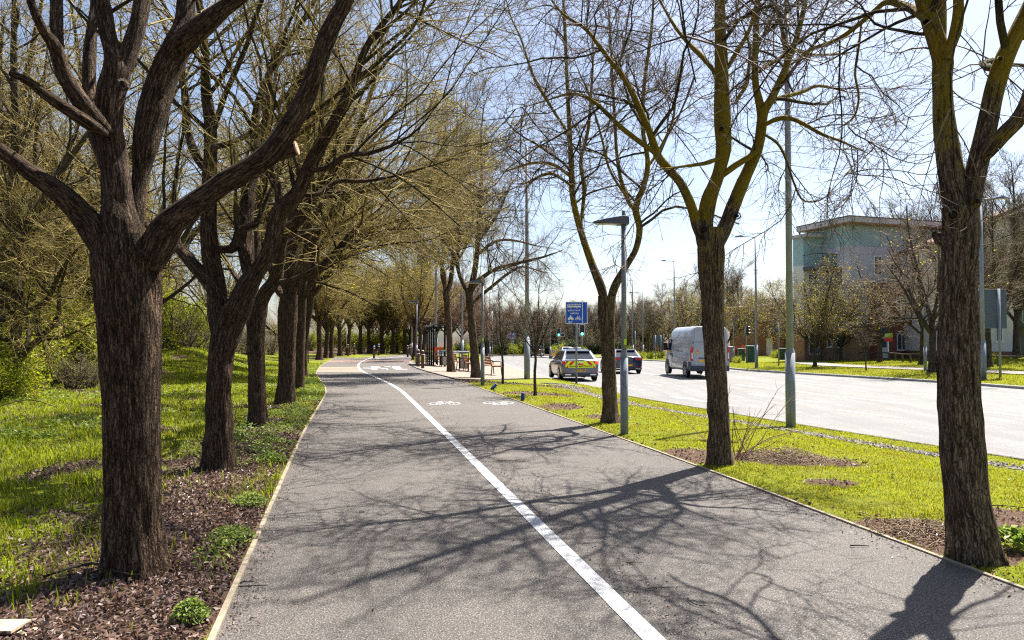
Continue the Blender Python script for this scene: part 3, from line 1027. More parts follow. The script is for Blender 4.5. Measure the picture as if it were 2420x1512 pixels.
def traced_tree(name, base, limbs, label, group, style, barks, twig, detail=1.0, lobes=4, seed=0, buds=0, cat='tree', dens=1.0, cut_ends=(), knots=()):
    """limbs: list of (traced points, transform, depth offset at start, at end, extension, carries shoots)"""
    global rng
    rng = np.random.default_rng(100 + seed)
    Y = base[1]
    root = empty(name, base, label, cat, group)
    trunk, big = Soup(), []
    ends, cuts = [], []
    for k, (pts, f, d0, d1, ext, shoots) in enumerate(limbs):
        w = to_world(pts, Y, f, d0, d1, ext, sub=k > 0)
        w[:, :3] -= base
        if k == 0:
            w[0, :3] = (w[0, 0], w[0, 1], -.08)
        r = w[:, 3].max()
        s = int(np.clip(r * 260 * detail, 10, 88))
        ds = .035 / detail if r > .1 else .06 / detail
        q = limb_tube(trunk, w, s, ds, (.034 if k == 0 else .020) if detail > .4 else .014, lobes=lobes if k == 0 else None, freq=15 if detail > .7 else 9)
        if shoots: big.append(w)
        ends.append(q[-1])
        if k in cut_ends:
            cuts.append((q[-1], q[-1, :3] - q[-3, :3]))
    for x, y, r_, f, do in knots:
        X_, Y_, s_ = f(x, y)
        p0, p1 = P(X_, Y_, Y + do) - base, P(X_, Y_, Y + do - .09) - base
        rr_ = r_ * s_ * Y / F
        limb_tube(trunk, np.array([(*p0, rr_ * 1.6), (*(p0 * .5 + p1 * .5), rr_ * 1.25), (*p1, rr_)]), 14, .02, .008, 12)
        o = MB().disc((0, 0, 0), rr_ * .72, 'y', 14, .012).build('knot', M['knot'], root, loc=tuple(Vector(p1) + Vector((0, -.003, 0))))
    tm = trunk.mesh('trunk', barks)
    link(bpy.data.objects.new('trunk', tm), root)
    for e, d in cuts:
        d = Vector(d).normalized()
        o = MB().disc((0, 0, 0), float(e[3]) * 1.03, 'z', 16, .012).build('sawn_end', M['cut_wood'], root, loc=tuple(Vector(e[:3]) + d * .004))
        o.rotation_euler = d.to_track_quat('Z', 'Y').to_euler()
    if big:
        br, tw, tips = crown_levels(big, style, dens)
        cr = link(bpy.data.objects.new('crown', br.mesh('crown', M['bark_limb'])), root)
        link(bpy.data.objects.new('twig_canopy', tw.mesh('twig_canopy', twig)), cr)
        if buds:
            sel = tips[rng.random(len(tips)) < buds]
            V, F3 = leaf_quads(sel, .085, .03)
            npobj('foliage', V, [F3], M['buds'], cr, smooth=False)
    return root

idt = lambda x, y: (x, y, 1.0)
c1 = lambda x, y: (x * .5, y * .5, .5)
c9 = lambda x, y: (378 + x * .4375, 283.5 + y * .4375, .4375)
c7 = lambda x, y: (1606.5 + x * .4375, y * .4375, .4375)
c10 = lambda x, y: (1417.5 + x * .4375, 94.5 + y * .4375, .4375)
c15 = lambda x, y: (1001.7 + x * .4127, 283.5 + y * .4127, .4127)
c16 = lambda x, y: (642.6 + x * .3124, 378 + y * .3124, .3124)

GL = 'old trees in a row along the left edge of the path'
GR = 'trees in a row on the verge between path and road'
B = GG(318, 1350)
traced_tree('bare_tree', B, [
    ([(318, 1352, 150), (316, 1300, 142), (313, 1150, 138), (310, 1000, 140), (306, 850, 150), (302, 740, 160), (296, 640, 172), (290, 560, 150)], idt, 0, 0, 0, False),
    ([(600, 1240, 260), (570, 1080, 230), (560, 950, 185), (540, 750, 160), (515, 600, 160), (528, 450, 172), (552, 330, 165), (530, 240, 120), (505, 150, 108), (480, 0, 98), (470, -160, 80)], c1, 0, .15, 2.5, True),
    ([(560, 380, 100), (600, 280, 95), (650, 130, 90), (675, 0, 82), (690, -140, 64)], c1, .05, .3, 2.5, True),
    ([(540, 900, 120), (470, 640, 120), (428, 460, 92), (422, 300, 84), (435, 120, 60), (445, -40, 48)], c1, .25, .7, 2.5, True),
    ([(520, 640, 110), (440, 560, 108), (375, 470, 96), (300, 340, 84), (262, 220, 74), (210, 150, 56), (150, 20, 44), (120, -120, 36)], c1, -.05, -.5, 2.0, True),
    ([(285, 260, 66), (268, 150, 68), (266, 20, 64), (262, -160, 50)], c1, -.1, .1, 2.0, True),
    ([(500, 640, 80), (430, 590, 72), (330, 525, 70), (220, 450, 62), (130, 380, 52), (45, 345, 36)], c1, -.1, -.5, 0, False),
    ([(620, 1180, 150), (640, 1000, 110), (660, 850, 90), (690, 690, 130), (715, 560, 150), (765, 380, 138), (830, 230, 140), (870, 110, 96), (880, 0, 88), (885, -160, 70)], c1, .25, .7, 2.5, True),
    ([(800, 300, 110), (870, 200, 120), (960, 120, 108), (1060, 40, 86), (1160, -30, 66), (1260, -130, 50)], c1, .5, .3, 2.5, True),
    ([(700, 1260, 220), (760, 1130, 175), (805, 1055, 150), (900, 980, 138), (1050, 872, 122), (1200, 780, 122), (1300, 695, 124), (1390, 560, 110), (1455, 430, 100), (1520, 250, 94), (1570, 120, 88), (1640, -10, 80), (1700, -180, 62)], c1, 0, -.15, 3.0, True),
    ([(1230, 770, 100), (1310, 725, 88), (1392, 702, 74), (1398, 700, 68)], c1, 0, 0, 0, False),
    ([(520, 1230, 220), (445, 1090, 165), (380, 1010, 148), (280, 910, 128), (150, 820, 108), (50, 745, 90), (-60, 670, 80), (-200, 600, 64)], c1, 0, -.3, 2.0, True),
], 'very thick gnarled bare tree at the front left, broken limb stub reaching over the path', GL, dict(MAPLE, l1=(.7, 1.9), bw=0), M['bark_left'], M['twig_left'], 1.0, 5, 1, dens=.45, cut_ends=(10,), knots=((580, 400, 18, c1, -.1), (665, 1205, 14, c1, -.14)))

B = GG(525, 1108)
traced_tree('bare_tree', B, [
    ([(310, 1886, 170), (318, 1750, 158), (322, 1512, 160), (330, 1300, 162), (352, 1180, 178), (385, 1080, 170), (430, 1000, 150)], c9, 0, 0, 0, False),
    ([(360, 1160, 165), (430, 1000, 150), (470, 900, 130), (520, 820, 112), (575, 740, 100), (615, 620, 104), (645, 500, 104), (740, 400, 90), (800, 270, 84), (870, 130, 78), (930, 30, 72), (985, -80, 62), (1050, -220, 52), (1130, -420, 40)], c9, 0, -.4, 2, True),
    ([(330, 1200, 130), (312, 1050, 116), (305, 900, 108), (272, 720, 108), (262, 560, 98), (266, 400, 92), (272, 200, 84), (272, 30, 76), (250, -160, 62), (240, -400, 46)], c9, 0, .4, 2, True),
    ([(300, 960, 95), (250, 860, 92), (195, 800, 84), (120, 715, 70), (85, 670, 60), (20, 640, 45), (-80, 560, 36)], c9, 0, .3, 1.5, True),
    ([(480, 880, 70), (470, 760, 80), (462, 640, 88), (462, 500, 90), (488, 340, 80), (520, 200, 66), (510, 60, 52), (540, -120, 42)], c9, .1, .8, 2, True),
    ([(300, 700, 60), (400, 690, 62), (430, 600, 50), (520, 560, 40), (545, 500, 30)], c9, .1, .3, 1, True),
    ([(272, 300, 60), (200, 200, 50), (150, 60, 46), (140, -100, 40), (100, -300, 30)], c9, .3, 1.0, 2, True),
    ([(645, 500, 60), (640, 380, 50), (600, 250, 46), (560, 100, 42), (580, -80, 36)], c9, -.1, .5, 2, True),
    ([(800, 270, 44), (900, 260, 36), (1010, 190, 30), (1130, 180, 24), (1290, 120, 18)], c9, -.3, -1.2, 1, True),
    ([(740, 400, 44), (850, 400, 34), (960, 330, 30), (1100, 330, 24), (1280, 300, 16)], c9, -.2, .4, 1, True),
    ([(500, 860, 46), (470, 720, 36), (420, 640, 26), (405, 500, 20), (410, 360, 16)], c9, -.1, -.4, .5, True),
], 'leaning forked bare tree second along the left row, limb sweeping over the path', GL, MAPLE, M['bark_left'], M['twig_left'], .75, 5, 2, dens=.95)

B = GG(610, 1007)
traced_tree('bare_tree', B, [
    ([(530, 1655, 108), (525, 1500, 98), (520, 1300, 94), (518, 1120, 98), (522, 1040, 112), (540, 960, 90)], c9, 0, 0, 0, False),
    ([(520, 1060, 100), (565, 940, 80), (620, 860, 72), (650, 700, 62), (680, 600, 60), (755, 540, 60), (830, 430, 52), (900, 330, 44), (980, 200, 36), (1060, 60, 30)], c9, 0, -.6, 2, True),
    ([(515, 1080, 90), (500, 960, 80), (500, 840, 70), (520, 700, 60), (520, 520, 54), (560, 360, 46), (560, 160, 40), (600, -60, 34)], c9, 0, .8, 2, True),
    ([(620, 880, 50), (700, 870, 40), (780, 840, 40), (870, 790, 34), (960, 690, 26), (1040, 600, 20)], c9, -.1, -1.2, 1, True),
    ([(650, 700, 36), (740, 640, 30), (860, 600, 26), (980, 560, 22), (1140, 470, 16)], c9, -.1, .2, 1, True),
    ([(500, 940, 46), (420, 860, 36), (360, 760, 30), (300, 620, 26), (280, 420, 20)], c9, .2, 1.4, 1, True),
], 'slim bare tree with a knobbly collar below its fork, third along the left row', GL, MAPLE, M['bark_left'], M['twig_left'], .55, 4, 3, dens=1.15)

B = GG(675, 955)
traced_tree('bare_tree', B, [
    ([(678, 1536, 104), (682, 1400, 98), (686, 1200, 98), (690, 1040, 106), (700, 940, 96)], c9, 0, 0, 0, False),
    ([(690, 1020, 100), (708, 860, 88), (716, 720, 78), (720, 560, 70), (740, 400, 58), (760, 200, 48), (790, 0, 38), (800, -200, 30)], c9, 0, .6, 2, True),
    ([(700, 960, 70), (750, 820, 50), (800, 700, 44), (880, 580, 40), (970, 470, 34), (1090, 380, 26), (1240, 330, 18)], c9, 0, -1.0, 2, True),
    ([(680, 980, 56), (630, 900, 46), (600, 780, 40), (590, 620, 34), (600, 400, 28)], c9, .2, 1.4, 2, True),
    ([(740, 900, 44), (850, 800, 36), (960, 700, 30), (1080, 600, 22), (1230, 560, 16)], c9, -.2, .6, 1, True),
    ([(720, 700, 40), (800, 560, 34), (900, 420, 28), (1000, 260, 22), (1120, 140, 16)], c9, .1, -.4, 2, True),
], 'stout straight bare tree with a mossy low bough, fourth along the left row', GL, MAPLE, M['bark_left'], M['twig_left'], .5, 4, 4, dens=1.25)

B = GG(706, 920)
traced_tree('bare_tree', B, [
    ([(750, 1448, 56), (756, 1300, 52), (762, 1100, 52), (768, 960, 54)], c9, 0, 0, 0, False),
    ([(766, 1000, 52), (775, 860, 46), (790, 700, 40), (820, 520, 34), (860, 340, 28), (880, 120, 22)], c9, 0, .4, 2, True),
    ([(768, 980, 40), (830, 860, 32), (910, 760, 28), (1000, 690, 22), (1130, 640, 16)], c9, 0, -1.2, 2, True),
    ([(780, 820, 30), (870, 680, 26), (960, 560, 22), (1080, 480, 16)], c9, 0, .8, 2, True),
], 'narrow brown bare trunk close behind the stout one, fifth along the left row', GL, MAPLE, M['bark_left'], M['twig_left'], .4, 4, 5, dens=1.35)

B = GG(716, 893)
traced_tree('bare_tree', B, [
    ([(774, 1400, 44), (778, 1240, 42), (788, 1120, 44), (802, 1020, 52), (812, 930, 56)], c9, 0, 0, 0, False),
    ([(806, 1000, 50), (822, 880, 48), (836, 780, 42), (846, 640, 36), (880, 480, 30), (900, 300, 22)], c9, 0, .5, 2, True),
    ([(812, 960, 40), (880, 880, 30), (960, 810, 26), (985, 780, 24), (975, 680, 18)], c9, 0, -.8, 1, True),
    ([(830, 880, 36), (920, 820, 28), (1040, 720, 22), (1180, 690, 16)], c9, 0, .9, 2, True),
    ([(846, 700, 30), (960, 600, 24), (1100, 540, 18), (1280, 600, 12)], c9, .2, -1, 1, True),
], 'crooked reddish bare tree at the bend, sixth along the left row', GL, MAPLE, M['bark_left'], M['twig_left'], .4, 4, 6, dens=1.45, buds=.04)

# right row
B = GG(2302, 1318)
traced_tree('bare_tree', B, [
    ([(2304, 1322, 118), (2296, 1270, 112), (2284, 1180, 106), (2272, 1050, 103), (2264, 900, 100), (2262, 750, 96), (2264, 640, 96), (2268, 560, 92), (2268, 490, 84)], idt, 0, 0, 0, False),
    ([(1512, 1280, 190), (1492, 1120, 178), (1472, 1000, 176), (1450, 850, 160), (1425, 650, 142), (1415, 450, 126), (1420, 330, 132), (1385, 220, 112), (1345, 100, 100), (1312, -10, 94), (1284, -160, 86), (1250, -340, 78), (1200, -1000, 60), (1180, -1900, 30)], c7, 0, .2, 0, True),
    ([(1440, 320, 90), (1490, 160, 76), (1505, 40, 70), (1500, -120, 56), (1530, -300, 42)], c7, 0, -.2, 2, True),
    ([(1400, 360, 60), (1404, 200, 76), (1406, 60, 74), (1400, -120, 60), (1420, -300, 42)], c7, .25, .6, 2, True),
    ([(1530, 1240, 170), (1566, 1060, 150), (1604, 900, 140), (1652, 700, 128), (1695, 500, 118), (1752, 320, 108), (1830, 150, 98), (1905, -10, 90), (1970, -200, 80), (2080, -800, 60), (2150, -1600, 34)], c7, 0, -.1, 0, True),
    ([(1640, 860, 80), (1690, 790, 92), (1745, 725, 98), (1820, 650, 94), (1870, 560, 82), (1910, 430, 70), (1990, 250, 54)], c7, -.1, -.5, 2, True),
    ([(1330, 120, 70), (1280, 70, 54), (1220, 35, 52), (1120, 10, 40), (1060, 50, 34), (980, 120, 30), (850, 215, 26), (700, 270, 20), (600, 350, 14)], c7, 0, 1.6, 0, True),
    ([(980, 120, 18), (965, 250, 15), (945, 400, 14), (965, 520, 13), (940, 630, 11), (860, 690, 8)], c7, 1.0, 1.3, 0, True),
    ([(1480, 1320, 150), (1420, 1300, 90), (1392, 1285, 64), (1376, 1262, 44), (1370, 1256, 36)], c7, 0, 0, 0, False),
    ([(1905, 0, 50), (1830, -120, 44), (1740, -260, 38), (1600, -380, 30)], c7, -.1, -1.2, 2, True),
], 'nearest bare tree on the right, mustard lichen on its forked limbs', GR, LIME, M['bark_verge'], M['twig_verge'], 1.0, 5, 7, dens=.9, knots=((1474, 1160, 22, c7, -.06), (1730, 318, 11, c7, -.1), (1610, 1085, 12, c7, -.05)))

B = GG(1700, 1096)
T2 = traced_tree('bare_tree', B, [
    ([(1700, 1098, 60), (1698, 1050, 56), (1694, 950, 53), (1689, 850, 53), (1685, 750, 55), (1682, 660, 60), (1680, 590, 66), (1680, 540, 62)], idt, 0, 0, 0, False),
    ([(590, 1180, 110), (568, 1080, 100), (566, 980, 94), (590, 860, 88), (640, 720, 76), (664, 600, 84), (664, 450, 96), (660, 300, 90), (656, 150, 76), (652, 0, 70), (648, -150, 66), (650, -320, 62), (655, -900, 54), (662, -1500, 40), (668, -2100, 18)], c10, 0, .1, 0, True),
    ([(560, 1120, 70), (520, 990, 62), (490, 890, 60), (430, 770, 50), (370, 700, 50), (310, 620, 46), (270, 500, 42), (210, 370, 38), (140, 220, 33), (60, 120, 29), (0, 40, 25), (-80, -60, 20), (-200, -140, 14)], c10, 0, -.5, 1, True),
    ([(300, 620, 34), (270, 590, 34), (200, 540, 32), (100, 460, 30), (30, 390, 27), (-40, 330, 22), (-150, 290, 16), (-300, 330, 9)], c10, -.2, -.9, .6, True),
    ([(610, 1160, 100), (645, 1070, 92), (690, 980, 86), (750, 820, 76), (820, 660, 70), (860, 540, 62), (880, 400, 58), (930, 310, 46), (990, 180, 40), (1040, 50, 33), (1080, -80, 30), (1110, -240, 28), (1150, -700, 24), (1165, -1250, 13)], c10, 0, .2, 0, True),
    ([(866, 520, 46), (868, 380, 46), (842, 250, 42), (836, 100, 40), (842, -60, 38), (850, -240, 36), (866, -800, 30), (880, -1500, 16)], c10, .1, .3, 0, True),
    ([(645, 745, 44), (720, 685, 42), (800, 635, 38), (860, 590, 30)], c10, 0, -.1, 0, True),
    ([(640, 640, 26), (600, 655, 26), (560, 668, 22), (470, 680, 16), (380, 692, 10)], c10, -.1, -.5, .3, True),
    ([(870, 470, 30), (960, 425, 28), (1050, 430, 24), (1200, 510, 20), (1296, 545, 15), (1420, 600, 8)], c10, 0, -.8, .3, True),
    ([(870, 500, 22), (960, 560, 18), (1010, 660, 15), (1050, 780, 13), (1100, 868, 12), (1200, 860, 10), (1290, 770, 7)], c10, -.1, -.6, .2, True),
    ([(910, 330, 30), (1000, 305, 26), (1090, 280, 23), (1180, 248, 19), (1300, 270, 13)], c10, .1, .9, .6, True),
    ([(860, 170, 30), (950, 110, 26), (1050, 60, 24), (1150, 80, 18), (1290, 75, 12)], c10, .2, 1.2, .6, True),
    ([(690, 150, 36), (740, 60, 30), (800, -40, 26), (850, -200, 20)], c10, .1, -1, 1.5, True),
    ([(640, 200, 34), (560, 100, 30), (480, 20, 24), (400, -80, 20), (320, -220, 14)], c10, .1, .9, 1.5, True),
    ([(730, 340, 30), (790, 240, 26), (800, 180, 24), (810, 60, 20)], c10, .2, .9, 1, True),
], 'wide forked bare tree with spiny shoots at its foot, on the right verge', GR, LIME, M['bark_verge'], M['twig_verge'], .8, 4, 8, dens=1.15, knots=((562, 1022, 16, c10, -.06), (548, 1062, 11, c10, -.07), (655, 480, 12, c10, -.05), (740, 950, 13, c10, -.02)))

B = GG(1441, 998)
traced_tree('bare_tree', B, [
    ([(1442, 1000, 39), (1440, 950, 36), (1438, 860, 35), (1435, 790, 37), (1432, 745, 41), (1433, 700, 42)], idt, 0, 0, 0, False),
    ([(1431, 730, 26), (1420, 680, 22), (1397, 620, 18), (1372, 545, 16), (1354, 470, 14), (1350, 400, 14), (1345, 300, 12), (1340, 200, 10), (1335, 80, 8), (1330, -40, 6)], idt, 0, .4, 1, True),
    ([(1438, 735, 28), (1450, 682, 23), (1476, 635, 20), (1502, 590, 18), (1511, 540, 17), (1502, 490, 16), (1522, 435, 13), (1530, 380, 12), (1518, 300, 10), (1522, 200, 9), (1540, 60, 7), (1545, -60, 5)], idt, 0, -.3, 1, True),
    ([(1500, 500, 13), (1482, 470, 11), (1466, 420, 10), (1456, 350, 9), (1448, 200, 7), (1440, 60, 5)], idt, 0, .3, 1, True),
    ([(1370, 540, 12), (1380, 450, 10), (1372, 380, 9), (1390, 300, 8), (1400, 160, 6)], idt, .2, .9, 1, True),
    ([(1350, 420, 10), (1310, 390, 9), (1260, 385, 7), (1210, 400, 5)], idt, 0, -.8, .3, True),
    ([(1352, 440, 10), (1300, 410, 8), (1250, 430, 6)], idt, 0, .8, .3, True),
    ([(1346, 320, 9), (1300, 250, 8), (1260, 180, 7), (1230, 90, 5)], idt, .1, -.9, 1, True),
    ([(1526, 400, 10), (1560, 350, 8), (1590, 280, 7), (1600, 180, 5)], idt, 0, .6, 1, True),
    ([(1482, 470, 9), (1440, 400, 7), (1420, 320, 6), (1390, 220, 5)], idt, 0, -.6, 1, True),
], 'bare tree with a wide Y fork right beside the nearest slim path lamp', GR, LIME, M['bark_verge'], M['twig_verge'], .6, 4, 9, dens=1.15)

B = GG(1122, 894)
traced_tree('bare_tree', B, [
    ([(300, 1484, 58), (292, 1400, 54), (280, 1250, 48), (268, 1100, 47), (262, 1020, 52), (258, 970, 50)], c15, 0, 0, 0, False),
    ([(262, 1000, 40), (285, 950, 32), (335, 900, 27), (420, 850, 23), (540, 818, 19), (660, 790, 15), (740, 765, 10)], c15, 0, -1.6, .5, True),
    ([(260, 1000, 44), (275, 930, 38), (292, 850, 36), (308, 700, 31), (318, 500, 26), (330, 300, 19), (325, 120, 13), (340, -60, 8)], c15, 0, .6, 1, True),
    ([(258, 990, 36), (232, 950, 28), (202, 880, 26), (190, 800, 25), (200, 650, 20), (182, 450, 15), (190, 280, 10)], c15, 0, .8, 1, True),
    ([(280, 1050, 24), (320, 1010, 22), (380, 960, 19), (480, 880, 16), (560, 840, 11), (680, 870, 7)], c15, 0, -.9, .3, True),
    ([(300, 780, 24), (370, 720, 21), (430, 690, 18), (520, 690, 14), (640, 720, 9)], c15, 0, 1.2, .4, True),
    ([(310, 700, 22), (380, 600, 18), (440, 500, 14), (480, 400, 10)], c15, 0, -.8, 1, True),
    ([(190, 800, 18), (120, 700, 14), (70, 600, 11), (40, 480, 8)], c15, 0, -.6, 1, True),
    ([(318, 520, 18), (260, 400, 14), (220, 280, 10), (210, 160, 7)], c15, 0, -1, 1, True),
], 'leaning bare tree beside the bench, long level boughs pointing at the road', GR, LIME, M['bark_low_moss'], M['twig_verge'], .5, 4, 10, dens=1.5)

B = GG(1064, 880)
traced_tree('bare_tree', B, [
    ([(157, 1442, 46), (150, 1350, 42), (143, 1200, 38), (132, 1060, 38), (124, 980, 42)], c15, 0, 0, 0, False),
    ([(122, 1000, 34), (112, 880, 24), (90, 810, 19), (60, 780, 16), (20, 720, 12), (-40, 640, 8)], c15, 0, -.9, .6, True),
    ([(128, 1000, 36), (150, 930, 28), (162, 830, 26), (172, 690, 21), (160, 520, 16), (170, 340, 12), (185, 120, 9), (190, -60, 6)], c15, 0, .6, 1, True),
    ([(165, 800, 16), (120, 640, 13), (60, 440, 11), (30, 240, 8), (10, 40, 5)], c15, 0, 1.0, 1, True),
    ([(168, 720, 15), (230, 560, 12), (280, 360, 10), (310, 160, 7)], c15, 0, 1.4, 1, True),
    ([(126, 990, 26), (100, 880, 20), (110, 740, 18), (80, 600, 14), (90, 420, 10)], c15, 0, 1.1, 1, True),
    ([(160, 850, 20), (220, 760, 17), (260, 660, 13), (270, 520, 9), (290, 330, 6)], c15, 0, -1, 1, True),
], 'upright bare tree dusted with yellow buds in front of the bus shelter', GR, LIME, M['bark_low_moss'], M['twig_verge'], .5, 4, 11, dens=2.0, buds=.20)
# ------------------------------------------------------------------ trees built once and set out many times
def proto_tree(name, label, group, H, fork, rad, nl, spread, style, barks, twig, seed, far=1.8, dens=1.0, buds=0.0, budmat='buds', lead=True, ll=.62, bsize=.07):
    global rng
    rng = np.random.default_rng(900 + seed)
    rr = random.Random(seed)
    root = empty(name, (0, 0, 0), label, 'tree', group)
    trunk = Soup()
    lean = np.array([rr.uniform(-.05, .05), rr.uniform(-.05, .05)])
    t = [(0, 0, -.15, rad * 1.25)]
    for k in range(1, 5):
        z = fork * k / 4
        t.append((lean[0] * z + rr.uniform(-.02, .02), lean[1] * z + rr.uniform(-.02, .02), z, rad * (1 - .06 * k)))
    t = np.array(t)
    limb_tube(trunk, t, 12, .25, .02, 8, lobes=4)
    limbs = []
    top = t[-1]
    for k in range(nl + (1 if lead else 0)):
        az = 2 * math.pi * k / nl + rr.uniform(-.4, .4)
        tilt = R(rr.uniform(*spread)) if k < nl else R(rr.uniform(2, 9))
        L = (H - fork) * rr.uniform(ll, ll + .3) if k < nl else (H - fork) * .92
        z0 = fork * rr.uniform(.80, 1.0) if k < nl else fork * .95
        p = np.array([lean[0] * z0, lean[1] * z0, z0])
        d = np.array([math.sin(tilt) * math.cos(az), math.sin(tilt) * math.sin(az), math.cos(tilt)])
        r0 = rad * (rr.uniform(.45, .65) if k < nl else .72)
        q = [(*p, r0 * .8)]
        for m in range(1, 6):
            d = d + np.array([rr.uniform(-.16, .16), rr.uniform(-.16, .16), .07])
            d /= np.linalg.norm(d)
            p = p + d * L / 5
            q.append((*p, r0 * (1 - .17 * m)))
        q = np.array(q)
        limbs.append(q)
        limb_tube(trunk, q, 7, .3, .008, 8)
    link(bpy.data.objects.new('trunk', trunk.mesh('trunk', barks)), root)
    br, tw, tips = crown_levels(limbs, style, dens, far)
    cr = link(bpy.data.objects.new('crown', br.mesh('crown', barks)), root)
    link(bpy.data.objects.new('twig_canopy', tw.mesh('twig_canopy', twig)), cr)
    if buds:
        sel = tips[rng.random(len(tips)) < buds]
        V, F3 = leaf_quads(sel, bsize, .06)
        npobj('foliage', V, [F3], M[budmat], cr, smooth=False)
    return root

WOOD = dict(d1=2.6, a1=(30, 65), l1=(1.3, 3.2), w1=.16, t1=[.04, .02, 0, .03], d2=5.0, a2=(30, 60), l2=(.5, 1.5), w2=.16, t2=[.02, .02], d3=5, a3=(30, 60), l3=(.2, .7), w3=.15, t3=[0, .03], t0=.15)
VASE = dict(d1=3.2, a1=(20, 45), l1=(1.0, 2.6), w1=.10, t1=[.06, .05, .05], d2=5.0, a2=(22, 48), l2=(.5, 1.4), w2=.12, t2=[.05, .05], d3=6.5, a3=(22, 50), l3=(.2, .7), w3=.12, t3=[.03, .04], t0=.1)
protos = {}
G1 = 'bare trees of the wood beyond the left row'
protos['wood'] = proto_tree('woodland_tree', 'tall bare tree of the tangled wood behind the left row of old trees', G1, 12, 2.8, .21, 6, (22, 60), WOOD, M['bark_far'], M['twig_left'], 1, far=1.5, dens=.95)
protos['low'] = proto_tree('woodland_tree', 'low spreading bare tree of the wood behind the left row of old trees', G1, 9, 1.4, .17, 7, (28, 72), WOOD, M['bark_far'], M['twig_left'], 2, far=1.6, dens=1.0, buds=.03)
protos['vase'] = proto_tree('roadside_tree', 'tall bare tree', 'bare trees of the belt beyond the road', 12, 2.4, .20, 6, (12, 38), VASE, M['bark_far'], M['twig_far'], 3, far=2.3, dens=1.25)
protos['round'] = proto_tree('roadside_tree', 'rounded bare tree', 'bare trees of the belt beyond the road', 10, 2.0, .18, 7, (22, 66), WOOD, M['bark_far'], M['twig_far'], 4, far=2.2, dens=1.45)
protos['bud'] = proto_tree('budding_tree', 'tree in yellow bud', 'trees coming into bud', 10, 1.8, .17, 7, (20, 62), WOOD, M['bark_far'], M['twig_far'], 5, far=2.0, dens=1.4, buds=.22)
protos['red'] = proto_tree('russet_tree', 'russet twigged bare tree', 'russet twigged trees behind the bus shelter', 12, 2.4, .2, 6, (14, 50), VASE, M['bark_far'], M['twig_red'], 6, far=2.4, dens=1.35)
protos['row'] = proto_tree('bare_tree', 'bare tree', GL, 11.5, 3.2, .26, 7, (18, 62), WOOD, M['bark_left'], M['twig_left'], 7, far=1.7, dens=1.3, buds=.07)
protos['front'] = proto_tree('verge_tree', 'bare tree', 'trees in front of the flats', 8.5, 2.0, .16, 6, (20, 58), WOOD, M['bark_far'], M['twig_front'], 14, far=1.5, dens=.95, buds=.02)
protos['young'] = proto_tree('young_tree', 'young tree', 'young trees planted on the verges', 3.7, 1.3, .045, 9, (14, 42), dict(WOOD, d1=3.5, l1=(.4, 1.0), d2=5, l2=(.2, .6), d3=5, l3=(.1, .3)), M['bark_far'], M['twig_verge'], 8, far=1.3, dens=1.0, ll=.55)
used = {}
def plant(kind, x, y, s, label, group, rot=None, z=None, sz=None):
    src = protos[kind]
    if kind in used:
        o = copy_tree(src)
    else:
        o = src
    used[kind] = 1
    zz = float(height(x, y)) if z is None else z
    o.location = (x, y, zz - .02)
    o.rotation_euler = (0, 0, random.uniform(0, 6.28) if rot is None else rot)
    o.scale = (s, s, s * (sz or 1))
    o['label'] = label
    o['group'] = group
    return o
def xpx(px, Y):
    return (px - CX) / F * Y

# end of the left row, curving with the path
ROWLAB = ['bare tree with dark trunk where the paving crosses, first past the bend', 'bare tree pressed behind the first one past the bend', 'bare tree two along past the bend, short thick trunk', 'bare tree just left of the blue finger sign',
          'pale shaded trunk right behind the blue finger sign', 'bare tree right of the finger sign bollards', 'bare tree behind the blue capped bollards', 'bare tree just right of the blue capped bollards', 'bare tree half way from the blue capped bollards to the shelter', 'bare tree closing the row at the far end of the path']
for k, (px, py, s) in enumerate([(755, 850, .95), (770, 846, .85), (784, 845, .82), (804, 841, .95), (823, 839, 1.0), (851, 836, 1.02), (873, 834, 1.05), (901, 833.5, 1.08), (927, 833, 1.0), (958, 832.5, 1.1)]):
    p = GG(px, py)
    y = min(p[1], 86)
    plant('row', xpx(px, y), y, s, ROWLAB[k], GL, rot=k * 1.9 + .4)
for px, Y, s, lab in ((699, 36, 1.25, 'tall bare tree mostly hidden behind the sixth left tree, only its crown showing'), (707, 44, 1.25, 'tall bare tree hidden behind the left row just before the bend'), (690, 30, 1.15, 'bare tree hidden behind the stout fourth tree of the left row')):
    plant('row', xpx(px, Y), Y, s, lab, GL, rot=px * .7)
# behind the shelter the right row goes on
for k, (px, Y, s, lab) in enumerate([(979, 55, .8, 'thin dark bare tree behind the pair of brown bollards by the shelter'), (991, 62, .85, 'brown bare trunk behind the tall path lamp by the shelter')]):
    plant('row', xpx(px, Y), Y, s, lab, GR, rot=k * 2 + 1)

# the wood on the left
rr = random.Random(3)
k = 0
WLAB = 'bare woodland tree in the tangle behind the left row of old trees'
LLAB = 'low spreading tree in the tangle behind the left row of old trees'
spots = []
for Y0, n, xa, xb in ((20, 2, -22, -16.5), (23, 3, -25, -14), (25, 4, -28, -13), (28, 4, -30, -13.5), (33, 5, -38, -16), (38, 5, -44, -19.5), (46, 5, -50, -22), (55, 5, -54, -24), (65, 5, -58, -25), (78, 6, -62, -22), (94, 7, -62, -14)):
    for q in range(n):
        x = xa + (xb - xa) * (q + rr.uniform(.15, .85)) / n
        spots.append((x, Y0 + rr.uniform(-2, 2)))
for x, y in spots:
    kd = 'wood' if rr.random() < .62 else 'low'
    plant(kd, x, y, rr.uniform(.8, 1.2), WLAB if kd == 'wood' else LLAB, G1, rot=rr.uniform(0, 6.28))

for x, y, s_ in ((-14.8, 20.5, 1.25), (-17.5, 23, 1.4), (-20.5, 25, 1.45), (-15.5, 27, 1.35), (-24, 30, 1.5)):
    plant('wood', x, y, s_, WLAB, G1, rot=x * 1.7)
